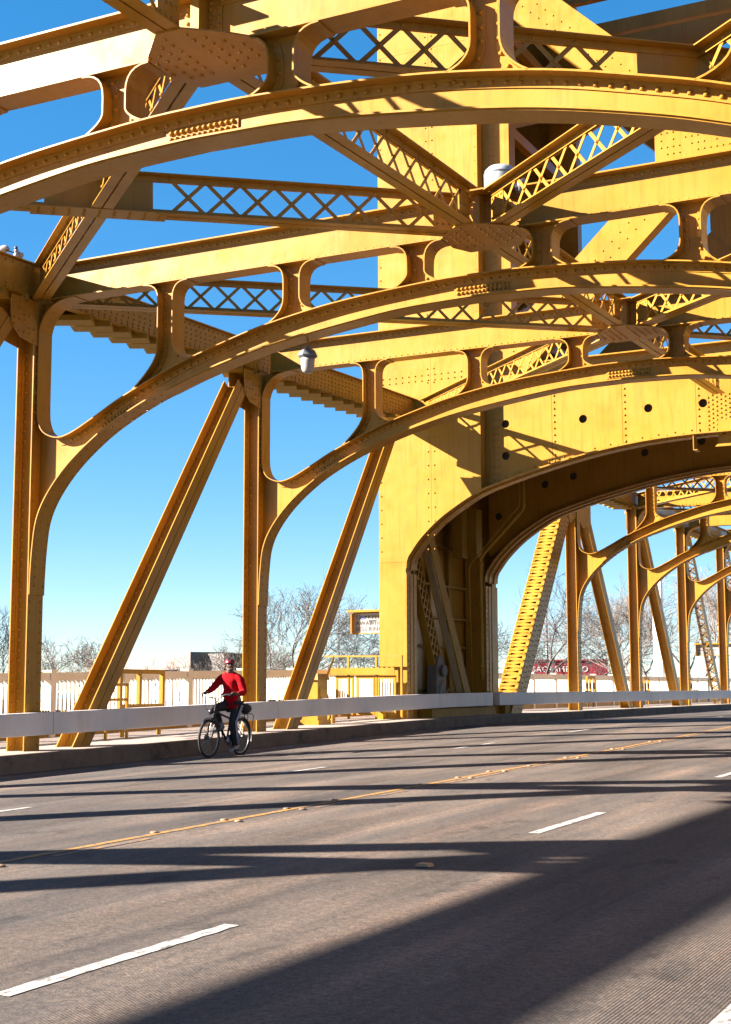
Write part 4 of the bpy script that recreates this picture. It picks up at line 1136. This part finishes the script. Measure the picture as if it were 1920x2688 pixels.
m = MB(); m.lathe([(.03, -.17), (.07, -.14), (.095, -.07), (.095, .0), (.07, .05), (.02, .07)], 16, (.30, .0, .05)); part('globe', m, GLASSY, lamp2, True)
m = MB(); m.tube([(.30, 0, .1), (.15, 0, .14)], .02, 6); part('arm', m, GREY, lamp2)

# ------------------------------------------------------------------ pigeons
PIG = mat('pigeon_grey', (.30, .31, .35), .8, .3, 25); PIGD = mat('pigeon_dark', (.05, .055, .075), .6, .3, 25)
def pigeon(loc, rz, label, scale=1.0):
    t = thing('pigeon', label, 'pigeon', loc, None, rz)
    def ell(c, r, rot=0, n=10, k=12):
        m = MB(); vs = []
        for i in range(n+1):
            ph = math.pi*i/n
            for j in range(k):
                th = 2*math.pi*j/k; v = Vector((r[0]*math.cos(ph), r[1]*math.sin(ph)*math.cos(th), r[2]*math.sin(ph)*math.sin(th)))
                v.rotate(Matrix.Rotation(rot, 3, 'Y')); vs.append(Vector(c)+v)
        m.v = [tuple(v*scale) for v in vs]
        for i in range(n):
            for j in range(k): m.f.append((i*k+j, i*k+(j+1) % k, (i+1)*k+(j+1) % k, (i+1)*k+j))
        return m
    b = ell((0, 0, .095), (.125, .062, .068), R(18)); h = ell((.095, 0, .19), (.036, .03, .034), R(20)); nk = ell((.075, 0, .15), (.045, .036, .05), R(-30))
    m = MB(); m.v, m.f = b.v, b.f; m.add(nk.v, nk.f); m.add([tuple(Vector(v)*scale) for v in [(.125, -.006, .19), (.125, .006, .19), (.125, 0, .198), (.15, 0, .185)]], [(0, 1, 3), (1, 2, 3), (2, 0, 3), (0, 2, 1)])
    part('body', m, PIG, t, True); part('head', h, PIGD, t, True)
    m = MB(); m.add([tuple(Vector(v)*scale) for v in [(-.08, -.035, .10), (-.08, .035, .10), (-.21, .025, .045), (-.21, -.025, .045), (-.08, -.03, .075), (-.08, .03, .075), (-.205, .02, .035), (-.205, -.02, .035)]], [(0, 1, 2, 3), (7, 6, 5, 4), (0, 4, 5, 1), (1, 5, 6, 2), (2, 6, 7, 3), (3, 7, 4, 0)]); part('tail', m, PIGD, t)
    for sy in (-1, 1):
        w = ell((-.02, .055*sy, .105), (.10, .014, .045), R(20)); part('wing', w, PIG, t, True)
        m = MB(); m.tube([tuple(Vector(v)*scale) for v in [(.02, .02*sy, .045), (.025, .02*sy, 0)]], .005, 5); m.tube([tuple(Vector(v)*scale) for v in [(.0, .02*sy, .003), (.05, .02*sy, .003)]], .004, 5); part('leg', m, BLACK, t)
pigeon((-15.60, 18.03, TY[1]+.012), R(-70), 'plump pigeon facing forward on the top chord, right of the other one')
pigeon((-15.62, 17.66, TY[1]+.002), R(200), 'pigeon in profile at the left edge with its dark tail pointing right')

# ------------------------------------------------------------------ cyclist
def skin(name, J, E, mt, parent, root=None, sub=2):
    names = list(J); me = bpy.data.meshes.new(name)
    me.from_pydata([J[k][0] for k in names], [(names.index(a), names.index(b)) for a, b in E] and [(names.index(a), names.index(b)) for a, b in E], [])
    me.materials.append(mt)
    o = link(name, me, parent); o.modifiers.new('skin', 'SKIN'); ss = o.modifiers.new('sub', 'SUBSURF'); ss.levels = ss.render_levels = sub
    o.modifiers['skin'].use_smooth_shade = True
    if not me.skin_vertices:
        bpy.context.view_layer.objects.active = o
    for i, k in enumerate(names):
        r = J[k][1]; sv = me.skin_vertices[0].data[i]
        sv.radius = (r, r) if not isinstance(r, tuple) else r
        sv.use_root = (k == (root or names[0]))
    return o
by, bx = 22.45, -13.95   # rear wheel ground point
zg = roadz(bx, by-.5)
# local frame: +x forward (world -Y), +y to rider's left (world +X)
bike = thing('bicycle', 'black upright city bicycle with rear rack ridden beside the kerb', 'bicycle', (bx, by, zg-.0), None, R(-90))
slope = math.atan(.0156)
def bp(nm, m, mt, smooth=False, parent=None): return part(nm, m, mt, parent or bike, smooth)
def torus(c, Rr, r, n=40, k=8):
    m = MB()
    for i in range(n):
        t = 2*math.pi*i/n
        for j in range(k):
            p = 2*math.pi*j/k; rr = Rr+r*math.cos(p); m.v.append((c[0]+rr*math.cos(t), c[1]+r*math.sin(p), c[2]+rr*math.sin(t)))
    for i in range(n):
        for j in range(k): m.f.append((i*k+j, i*k+(j+1) % k, ((i+1) % n)*k+(j+1) % k, ((i+1) % n)*k+j))
    return m
WR = .335
for cx in (0.0, 1.03):
    w = MB(); w.lathe([(.018, -.045), (.028, -.03), (.02, 0), (.028, .03), (.018, .045)], 10, (cx, 0, WR), 'y')
    wh = bp('wheel', w, CHROME, True)
    bp('tyre', torus((cx, 0, WR), WR-.02, .022), BLACK, True, wh)
    bp('rim', torus((cx, 0, WR), WR-.048, .011, 40, 6), CHROME, True, wh)
    m = MB()
    for i in range(28):
        a = 2*math.pi*i/28; sg = 1 if i % 2 else -1
        b = a+(.35 if (i//2) % 2 else -.35)
        m.tube([(cx+.024*math.cos(b), sg*.03, WR+.024*math.sin(b)), (cx+(WR-.05)*math.cos(a), 0, WR+(WR-.05)*math.sin(a))], .0022, 3, False)
    bp('spokes', m, CHROME, False, wh)
    m = MB(); m.lathe([(.08, -.055), (.08, -.051)], 20, (cx, 0, WR), 'y'); bp('brake_disc', m, CHROME, False, wh)
m = MB()
BBp = (.455, 0, .285)
m.tube([BBp, (.30, 0, .78)], .019, 8); m.tube([(.33, 0, .66), (.86, 0, .80)], .018, 8); m.tube([BBp, (.88, 0, .72)], .022, 8); m.tube([(.835, 0, .88), (.895, 0, .66)], .021, 8)
for sy in (-1, 1):
    m.tube([BBp, (0, sy*.06, WR)], .011, 6); m.tube([(.315, 0, .70), (0, sy*.06, WR)], .009, 6)
bp('frame', m, BLKMET, True)
m = MB()
for sy in (-1, 1): m.tube([(.895, sy*.02, .66), (.93, sy*.055, .60), (1.03, sy*.055, WR)], .014, 6)
bp('fork', m, BLKMET, True)
m = MB(); m.tube([(.835, 0, .88), (.815, 0, .98), (.86, 0, 1.03)], .015, 8); 
m.tube([(.86, 0, 1.03), (.87, .10, 1.05), (.86, .22, 1.09), (.79, .30, 1.10), (.72, .31, 1.095)], .0125, 8); m.tube([(.86, 0, 1.03), (.87, -.10, 1.05), (.86, -.22, 1.09), (.79, -.30, 1.10), (.72, -.31, 1.095)], .0125, 8)
bp('handlebar', m, CHROME, True)
for sy in (-1, 1):
    m = MB(); m.tube([(.80, sy*.30, 1.10), (.69, sy*.312, 1.093)], .019, 8); m.tube([(.85, sy*.27, 1.085), (.77, sy*.335, 1.06)], .007, 5); bp('grip', m, BLACK, True)
m = MB()
for q in ([(.86, .2, 1.08), (1.0, .12, .95), (.93, .02, .72)], [(.86, -.2, 1.08), (1.02, -.1, .9), (.93, -.02, .7)], [(.86, .12, 1.05), (.95, .0, .85), (.88, 0, .78)]): m.tube(q, .0045, 5)
bp('cables', m, BLACK, True)
m = MB(); m.lathe([(.02, 0), (.045, .01), (.05, .05), (.03, .09)], 10, (.93, 0, .80), 'x'); m.lathe([(.03, 0), (.03, .03)], 8, (.91, .05, .64), 'x'); bp('headlight', m, BLKMET, True)
m = MB(); m.plate([(.12, .93), (.30, .945), (.42, .925), (.42, .90), (.28, .885), (.14, .885)], -.05, .05, 'y'); m.tube([(.30, 0, .78), (.275, 0, .89)], .014, 8); bp('saddle', m, BLACK)
def fender(cx, a0, a1):
    m = MB(); n = 16
    for i in range(n+1):
        a = R(a0+(a1-a0)*i/n)
        for dy, dr in ((-.03, .018), (-.015, .028), (.015, .028), (.03, .018)): m.v.append((cx+(WR+dr)*math.cos(a), dy, WR+(WR+dr)*math.sin(a)))
    for i in range(n):
        for j in range(3): m.f.append((i*4+j, i*4+j+1, (i+1)*4+j+1, (i+1)*4+j))
    bp('mudguard', m, BLKMET, True)
fender(0, 20, 195); fender(1.03, 55, 135)
m = MB()
for sy in (-1, 1):
    m.tube([(.18, sy*.05, .74), (-.30, sy*.06, .74), (-.36, sy*.06, .70), (-.30, sy*.06, .50)], .008, 6); m.tube([(0, sy*.07, WR), (-.05, sy*.06, .74)], .007, 6)
for x in (-.28, -.12, .04): m.tube([(x, -.06, .742), (x, .06, .742)], .006, 5)
m.tube([(.86, 0, 0+.9), (.86, 0, .9)], .001, 3)
bp('rear_rack', m, BLKMET, True)
m = MB(); m.lathe([(.095, -.012), (.10, 0), (.095, .012)], 18, (BBp[0], .06, BBp[2]), 'y'); m.tube([(BBp[0], .055, BBp[2]), (BBp[0], .085, BBp[2]), (BBp[0]-.03, .09, BBp[2]-.165)], .011, 6); bp('crankset', m, CHROME, True)
m = MB(); m.tube([(BBp[0], -.045, BBp[2]), (BBp[0], -.085, BBp[2]), (BBp[0]+.03, -.09, BBp[2]+.165)], .011, 6); bp('crank_arm', m, CHROME, True)
m = MB(); m.box(BBp[0]-.09, BBp[0]+.03, .095, .19, BBp[2]-.185, BBp[2]-.16); bp('pedal', m, BLACK)
m = MB(); m.box(BBp[0]-.03, BBp[0]+.09, -.19, -.095, BBp[2]+.155, BBp[2]+.18); bp('pedal', m, BLACK)
m = MB(); m.tube([(BBp[0], .062, BBp[2]+.095), (0, .062, WR+.04)], .005, 4); m.tube([(BBp[0], .062, BBp[2]-.095), (.06, .062, WR-.075), (0, .062, WR-.04)], .005, 4); m.lathe([(.05, 0), (.055, .02)], 12, (0, .052, WR), 'y'); bp('chain', m, BLKMET)
m = MB(); m.tube([(.62, 0, .60), (.70, 0, .47)], .035, 8); bp('bottle', m, GREY, True)
# bag strapped on the rack
bag = thing('rack_bag', 'small black bundled bag on the bicycle rear rack', 'bag', (bx, by+.15, zg+.75), None, R(-90))
m = MB(); m.lathe([(.03, -.14), (.075, -.12), (.095, -.04), (.09, .05), (.07, .11), (.02, .13)], 10, (0, 0, .085), 'x'); 
CLOTHB = mat('black_cloth', (.010, .010, .012), .85, .3, 20)
part('bag_body', m, CLOTHB, bag, True)
m = MB(); m.tube([(-.02, -.10, .02), (-.02, -.05, .17), (-.02, .05, .175), (-.02, .10, .02)], .006, 5); part('strap', m, GREY, bag)

REDJ = mat('red_jacket', (.36, .003, .009), .92, .25, 9, bmp=.02, spec=.12); SKINM = mat('skin', (.13, .062, .038), .6, .08, 20); TROU = CLOTHB
person = thing('person', 'person in red jacket, red helmet and black track trousers riding a bicycle by the kerb', 'person', (bx, by, zg), None, R(-90))
J = {
 'pel': ((.27, 0, .97), (.13, .11)), 'belly': ((.29, 0, 1.10), (.14, .12)), 'chest': ((.32, 0, 1.29), (.155, .115)), 'top': ((.355, 0, 1.42), (.10, .08)), 'neck': ((.375, .01, 1.485), .060), 'skull0': ((.395, .015, 1.545), .07), 'skull': ((.40, .02, 1.625), (.078, .09)), 'crown': ((.395, .02, 1.685), .055),
 'shL': ((.33, .195, 1.375), .068), 'elL': ((.33, .275, 1.12), .052), 'wrL': ((.60, .30, 1.105), .030), 'haL': ((.70, .308, 1.118), (.026, .036)),
 'shR': ((.365, -.19, 1.375), .068), 'elR': ((.52, -.27, 1.20), .046), 'wrR': ((.66, -.31, 1.125), .030), 'haR': ((.735, -.313, 1.122), (.026, .036)),
 'hipL': ((.26, .10, .93), .09), 'knL': ((.47, .125, .60), .060), 'anL': ((.36, .13, .20), .038), 'toL': ((.52, .14, .125), .034),
 'hipR': ((.27, -.10, .93), .09), 'knR': ((.66, -.13, .86), .060), 'anR': ((.44, -.135, .515), .038), 'toR': ((.58, -.14, .475), .034),
}
E = [('pel', 'belly'), ('belly', 'chest'), ('chest', 'top'), ('top', 'neck'), ('neck', 'skull0'), ('skull0', 'skull'), ('skull', 'crown'), ('top', 'shL'), ('shL', 'elL'), ('elL', 'wrL'), ('wrL', 'haL'), ('top', 'shR'), ('shR', 'elR'), ('elR', 'wrR'), ('wrR', 'haR'),
     ('pel', 'hipL'), ('hipL', 'knL'), ('knL', 'anL'), ('anL', 'toL'), ('pel', 'hipR'), ('hipR', 'knR'), ('knR', 'anR'), ('anR', 'toR')]
for sd, h in (('L', 1), ('R', -1)):     # five unequal bent fingers per hand, closed on the grip
    hx, hy, hz = J['ha'+sd][0]
    for i, (dx, ln) in enumerate(((.032, .9), (.012, 1.0), (-.008, .95), (-.026, .75))):
        a, b, c = f'f{sd}{i}a', f'f{sd}{i}b', f'f{sd}{i}c'
        J[a] = ((hx+dx, hy-h*.028, hz+.012), .0095); J[b] = ((hx+dx+.002, hy-h*.040*ln-h*.008, hz-.016), .009); J[c] = ((hx+dx, hy-h*.022, hz-.040*ln), .0075)
        E += [('ha'+sd, a), (a, b), (b, c)]
    J[f't{sd}a'] = ((hx-.02, hy-h*.035, hz-.008), .011); J[f't{sd}b'] = ((hx+.006, hy-h*.046, hz-.030), .009)
    E += [('ha'+sd, f't{sd}a'), (f't{sd}a', f't{sd}b')]
skin('body', J, E, SKINM, person, 'pel')
def sub(keys, grow, over=None):
    out = {}
    for k in keys:
        p, r = J[k]; r = tuple(q+grow for q in r) if isinstance(r, tuple) else r+grow; out[k] = (p, r)
    if over: out.update(over)
    return out
jk = sub(['pel', 'belly', 'chest', 'top', 'shL', 'elL', 'shR', 'elR'], .018, {'hem': ((.275, 0, .90), (.185, .165)), 'nk': ((.375, .005, 1.495), .070), 'wL': ((.58, .298, 1.107), .042), 'wR': ((.645, -.307, 1.132), .042)})
skin('jacket', jk, [('hem', 'pel'), ('pel', 'belly'), ('belly', 'chest'), ('chest', 'top'), ('top', 'nk'), ('top', 'shL'), ('shL', 'elL'), ('elL', 'wL'), ('top', 'shR'), ('shR', 'elR'), ('elR', 'wR')], REDJ, person, 'pel')
tr = {'p': ((.26, 0, .93), .125), 'a': ((.27, .09, .88), .105), 'b': ((.47, .125, .60), .078), 'c': ((.375, .13, .24), .068), 'd': ((.37, .13, .18), .072),
      'e': ((.29, -.09, .90), .105), 'f': ((.66, -.13, .86), .080), 'g': ((.46, -.135, .56), .058), 'h': ((.45, -.135, .53), .06)}
skin('trousers', tr, [('p', 'a'), ('a', 'b'), ('b', 'c'), ('c', 'd'), ('p', 'e'), ('e', 'f'), ('f', 'g'), ('g', 'h')], TROU, person, 'p')
STR = mat('trouser_stripe', (.30, .33, .42), .6, .05, 9)
m = MB()
for off in (-.022, .0, .022):
    m.tube([(.27+off, .205, .90), (.38+off, .208, .74), (.47+off*.9, .205, .60), (.43+off, .200, .42), (.38+off, .196, .22)], .0085, 5)
part('stripes', m, STR, person, True)
SHOE = mat('shoe_white', (.28, .27, .26), .6, .2, 30)
for (kx, ky, kz) in ((.36, .13, .155), (.44, -.135, .485)):
    m = MB(); 
    secs = [(-.07, .036, .045, .02), (-.02, .042, .06, .03), (.06, .044, .045, .02), (.14, .046, .032, .012), (.19, .036, .022, .008), (.21, .018, .012, .004)]
    for i, (dx, w, h, zc) in enumerate(secs):
        for j in range(10):
            a = 2*math.pi*j/10; m.v.append((kx+dx, ky+w*math.cos(a), kz-.01+zc+h*math.sin(a)-dx*.25))
    for i in range(len(secs)-1):
        for j in range(10): m.f.append((i*10+j, i*10+(j+1) % 10, (i+1)*10+(j+1) % 10, (i+1)*10+j))
    m.f.append(tuple(range(10))); m.f.append(tuple(50+j for j in range(10))[::-1])
    part('shoe', m, SHOE, person, True)
# head pieces; the face looks towards the camera side (forward and left)
hc = Vector((.40, .02, 1.615)); fd = Vector((.80, .60, -.02)).normalized(); rt = fd.cross(Vector((0, 0, 1))).normalized(); upv = Vector((0, 0, 1))
def hp(a, b, c): return tuple(hc+rt*a+fd*b+upv*c)
HELM = mat('red_helmet', (.22, .006, .02), .35, .2, 30)
m = MB(); n, kk = 8, 20
for i in range(n+1):
    ph = math.pi*.5*i/n
    for j in range(kk):
        th = 2*math.pi*j/kk; rr = math.cos(ph); rib = 1.0+(.035 if j % 2 else 0)
        m.v.append(hp(.098*rr*math.cos(th)*rib, .122*rr*math.sin(th)*rib-.005, .035+.098*math.sin(ph)+(.0)))
for i in range(n):
    for j in range(kk): m.f.append((i*kk+j, i*kk+(j+1) % kk, (i+1)*kk+(j+1) % kk, (i+1)*kk+j))
m.f.append(tuple(range(kk)))
part('helmet', m, HELM, person, True)
m = MB()
for k in (-2, -1, 0, 1, 2):
    m.tube([hp(.026*k, .118-.01*abs(k), .055), hp(.024*k, .092-.008*abs(k), .10), hp(.02*k, .04, .132), hp(.018*k, -.03, .134)], .0062, 5)
part('helmet_vents', m, BLACK, person, True)
m = MB(); m.tube([hp(0, .088, .02), hp(0, .104, -.012), hp(0, .088, -.02)], [.010, .016, .008], 8); part('nose', m, SKINM, person, True)
m = MB(); m.tube([hp(-.05, .05, -.055), hp(-.03, .082, -.075), hp(0, .094, -.08), hp(.03, .082, -.075), hp(.05, .05, -.055)], [.014, .020, .024, .020, .014], 8); part('beard', m, mat('grey_beard', (.09, .075, .065), .9, .4, 60), person, True)
m = MB(); m.tube([hp(-.022, .101, -.052), hp(0, .107, -.053), hp(.022, .101, -.052)], .004, 6); part('mouth', m, mat('lips', (.14, .05, .045), .6, .1, 9), person)
m = MB()
for sx in (-1, 1): m.tube([hp(.042*sx, .076, .012), hp(.022*sx, .09, .012)], .012, 8)
part('eyes', m, BLACK, person, True)
m = MB()
for sx in (-1, 1): m.tube([hp(.086*sx, .0, .01), hp(.092*sx, -.005, -.01), hp(.086*sx, .0, -.03)], [.008, .014, .008], 6)
part('ears', m, SKINM, person, True)
m = MB(); m.tube([hp(-.075, .03, .03), hp(-.045, .06, -.06), hp(0, .065, -.11), hp(.045, .06, -.06), hp(.075, .03, .03)], .005, 5); part('chin_strap', m, BLACK, person)
m = MB(); m.tube([(.41, .01, 1.505), (.435, .02, 1.475)], [.036, .026], 8); part('collar', m, CLOTHB, person, True)

# ------------------------------------------------------------------ background: trees
def tree(loc, h, spread, label, bark=BARK, seed=0, twig=.028, depth=7, lean=0, buds=None, droop=.0, thick=.018):
    rnd = random.Random(seed)
    t = thing('bare_tree', label, 'tree', loc, 'bare winter trees on the far bank')
    tr_, cr = MB(), MB()
    tips = []
    def grow(p, d, L, r, lv):
        segs = 3 if lv < 3 else 2
        pts = [p]; q = p; dd = d
        for i in range(segs):
            dd = (dd + Vector((rnd.gauss(0, .16), rnd.gauss(0, .16), rnd.gauss(0, .10)+(.04 if lv > 1 else 0)-droop*lv*.04))).normalized()
            q = q+dd*(L/segs); pts.append(q)
        r1 = r*(.72 if lv < depth else .4)
        rs = [r+(r1-r)*i/segs for i in range(segs+1)]
        (tr_ if lv < 1 else cr).tube(pts, rs, 7 if lv == 0 else (5 if lv < 3 else 3), False)
        if lv >= depth: tips.append(q); return
        nb = 2 + (rnd.random() < .55) + (1 if lv in (2, 3, 4) and rnd.random() < .5 else 0)
        for k in range(nb):
            a = rnd.uniform(.25, .75)*(spread); az = rnd.uniform(0, 2*math.pi)
            o1 = dd.orthogonal().normalized(); o2 = dd.cross(o1)
            nd = (dd*math.cos(a)+(o1*math.cos(az)+o2*math.sin(az))*math.sin(a)).normalized()
            s = q if k < 2 else pts[-2]
            grow(s, nd, L*rnd.uniform(.66, .86), max(twig*.5, r1*rnd.uniform(.62, .82)), lv+1)
    d0 = Vector((lean, 0, 1)).normalized()
    grow(Vector((0, 0, 0)), d0, h*.31, h*thick*1.1, 0)
    part('trunk', tr_, bark, t, True); part('crown', cr, bark, t)
    if buds:
        m = MB()
        for p in tips:
            for _ in range(2):
                q = p+Vector((rnd.gauss(0, .12), rnd.gauss(0, .12), rnd.gauss(0, .12))); a = .03
                m.add([q+Vector((a, 0, 0)), q+Vector((-a, a, 0)), q+Vector((0, -a, a)), q+Vector((0, 0, -a))], [(0, 1, 2), (0, 1, 3), (1, 2, 3), (0, 2, 3)])
        part('buds', m, buds, t, stuff=True)
    return t
def hb(x, y): return -3.4
tree((-62.5, 71.5, -3.4), 8.2, 1.0, 'dark bare tree at the left edge behind the leftmost post', BARK3, 1)
tree((-70.5, 85, -3.4), 8.4, 1.3, 'low wide bare tree right of the leftmost post over the fence', BARK2, 2)
tree((-66.5, 86, -3.4), 7.6, 1.3, 'second low pale bare tree in front of the long white building', BARK2, 22)
tree((-60.0, 86, -3.4), 7.2, 1.25, 'round crowned bare tree with forked dark trunk in front of the white building', BARK, 13)
tree((-64.5, 101, -3.4), 9.6, .9, 'pale feathery bare tree directly left of the cyclist head', BARK2, 4)
tree((-59.5, 99, -3.4), 6.6, 1.0, 'small pale bare tree between the cyclist and the building corner', BARK2, 34)
tree((-45.8, 78, -3.4), 10.9, .95, 'tall twisting bare tree between the cyclist post and the diagonal before the tower', BARK, 45, buds=BUDS)
tree((-49.8, 84, -3.4), 7.6, 1.0, 'thinner bare tree just right of the post behind the cyclist', BARK, 46, buds=BUDS)
tree((-55.8, 106, -3.4), 10.6, 1.2, 'spreading bare tree right of the diagonal, left of the warning board', BARK3, 7, droop=.6)
tree((-60.5, 125, -3.4), 10.0, 1.2, 'small bare tree low beside the tower foot under the warning board', BARK, 8)
tree((-38.1, 103, -3.4), 12.6, 1.25, 'broad dark bare tree behind the laced end post beyond the archway', BARK3, 9)
tree((-42.2, 108, -3.4), 10.5, 1.2, 'bare tree immediately right of the tower archway jamb', BARK3, 29)
tree((-36.2, 114, -3.4), 12, 1.1, 'reddish bare tree between the first far post and its diagonal', BARK, 10)
tree((-32.0, 106, -3.4), 11.5, 1.1, 'pale bare tree between the first and second far posts', BARK2, 11)
tree((-27.0, 97, -3.4), 13, .8, 'tall bare tree with knobbly trunk right of the second far post', BARK, 12, thick=.020)
tree((-29.2, 118, -3.4), 15, 1.1, 'tallest pale bare tree rising behind the white mast', BARK2, 14)
tree((-27.4, 128, -3.4), 13.5, 1.1, 'bare tree behind the laced diagonal at the right edge', BARK3, 15)
tree((-22.5, 122, -3.4), 14.0, 1.1, 'pale bare tree at the far right edge behind the last post', BARK2, 16)
tree((-75.0, 96, -3.4), 9.0, 1.3, 'faint bare tree far left between building and post', BARK2, 17)
# scrubby bushes hiding the far ground
m = MB(); random.seed(8)
for i in range(5200):
    x = random.uniform(-110, -18); y = random.uniform(70, 130)+(-x-60)*.1; z = -3.6; a = random.uniform(.02, .04)
    d = Vector((random.gauss(0, .4), random.gauss(0, .4), 1)).normalized()*random.uniform(2.2, 4.6)
    m.tube([(x, y, z), (x+d.x, y+d.y, z+d.z)], [a, a*.4], 3, False)
o = link('brush_thicket', m.mesh('brush_thicket', BARK)); o['kind'] = 'stuff'; o['label'] = 'low bare brush along the far bank behind the fence'; o['category'] = 'brush'

# ------------------------------------------------------------------ background: buildings and masts
WALLW = mat('pale_panel', (.175, .135, .115), .8, .05, .3); WALLD = mat('shadowed_panel', (.10, .09, .085), .8, .1, .3); WIN = mat('dark_window', (.04, .045, .05), .25, .2, .5)
bl = thing('warehouse', 'long low white building with flat overhanging roof far left beyond the trees', 'building', (-101.5, 142.4, -4.1), None, R(-118.0+90))
L2 = 19
ax = 0
m = MB(); m.box(-15, 13, 0, 4, 0, 7.4); part('wall', m, WALLW, bl)
m = MB(); m.box(-15.5, 13.2, -1.0, 4.2, 7.4, 9.0); part('roof', m, WALLW, bl)
m = MB(); m.box(13.201, 13.6, -1.6, 4, 0, 9.3); part('end_wall', m, WALLW, bl)
m = MB(); m.box(13.61, 17.5, .5, 4, 0, 9.1); part('dark_wing', m, WALLD, bl)
for k in range(9):
    m = MB(); x0 = -14+k*3.0; m.box(x0, x0+2.6, -.06, -.01, 6.5, 7.2); part('window', m, WIN, bl)
    m = MB(); m.box(x0+2.65, x0+2.95, -.35, -.02, 0, 7.39); part('pillar', m, WALLW, bl)
REDW = mat('red_cladding', (.24, .008, .018), .6, .08, .5)
rb = thing('red_building', 'red building with white lettering far behind the trees beyond the archway', 'building', (-53.2, 140.5, -3.5), None, R(17))
m = MB(); m.box(0, 8.6, 0, 10, 0, 7.35); part('wall', m, REDW, rb)
def text_flat(s, size, loc, parent, mt):
    o = text_obj(s, size, loc, parent, mt); return o
text_flat('SACRAMENTO', .80, (1.0, -.05, 6.25), rb, WHITE); text_flat('FO', .92, (5.2, -.05, 5.15), rb, WHITE)
m = MB(); m.box(-.1, 8.7, -.12, 10.1, 7.351, 7.5); part('parapet', m, REDW, rb)
mast = thing('floodlight_mast', 'slim mast carrying a square bank of floodlights behind the trees beyond the archway', 'mast', (-57.5, 160, -3.5))
m = MB(); m.tube([(0, 0, 0), (0, 0, 13.5)], [.25, .12], 8); part('pole', m, GREY, mast, True)
m = MB(); m.box(-1.2, 1.2, -.1, .1, 12.2, 12.3); m.box(-1.2, 1.2, -.1, .1, 9.9, 10.0); m.box(-1.2, -1.1, -.1, .1, 9.9, 12.3); m.box(1.1, 1.2, -.1, .1, 9.9, 12.3); part('rack', m, GREY, mast)
for i in range(5):
    for j in range(4):
        m = MB(); m.lathe([(.1, .2), (.2, 0), (.2, -.05)], 8, (-.9+i*.45, -.3, 10.25+j*.58), 'y'); part('floodlight', m, GREY, mast)
mast2 = thing('thin_mast', 'very thin grey mast rising right of the diagonal before the tower', 'mast', (-75.1, 141.3, -3.5))
m = MB(); m.tube([(0, 0, 0), (0, 0, 13.2)], [.13, .07], 6); part('pole', m, GREY, mast2); m = MB(); m.box(-.5, .5, -.1, .1, 12.6, 12.75); m.box(-.35, .35, -.1, .1, 11.9, 12.0); part('crossarm', m, GREY, mast2)
pole = thing('white_mast', 'thick white square mast standing behind the fence beyond the second far post', 'mast', (-19.35, 70.0, .2))
m = MB(); m.box(-.22, .22, -.16, .16, -3, 6.2); part('shaft', m, WHITE, pole)
m = MB(); m.box(-.26, .26, -.20, .20, 6.21, 6.3); part('cap', m, WHITE, pole)
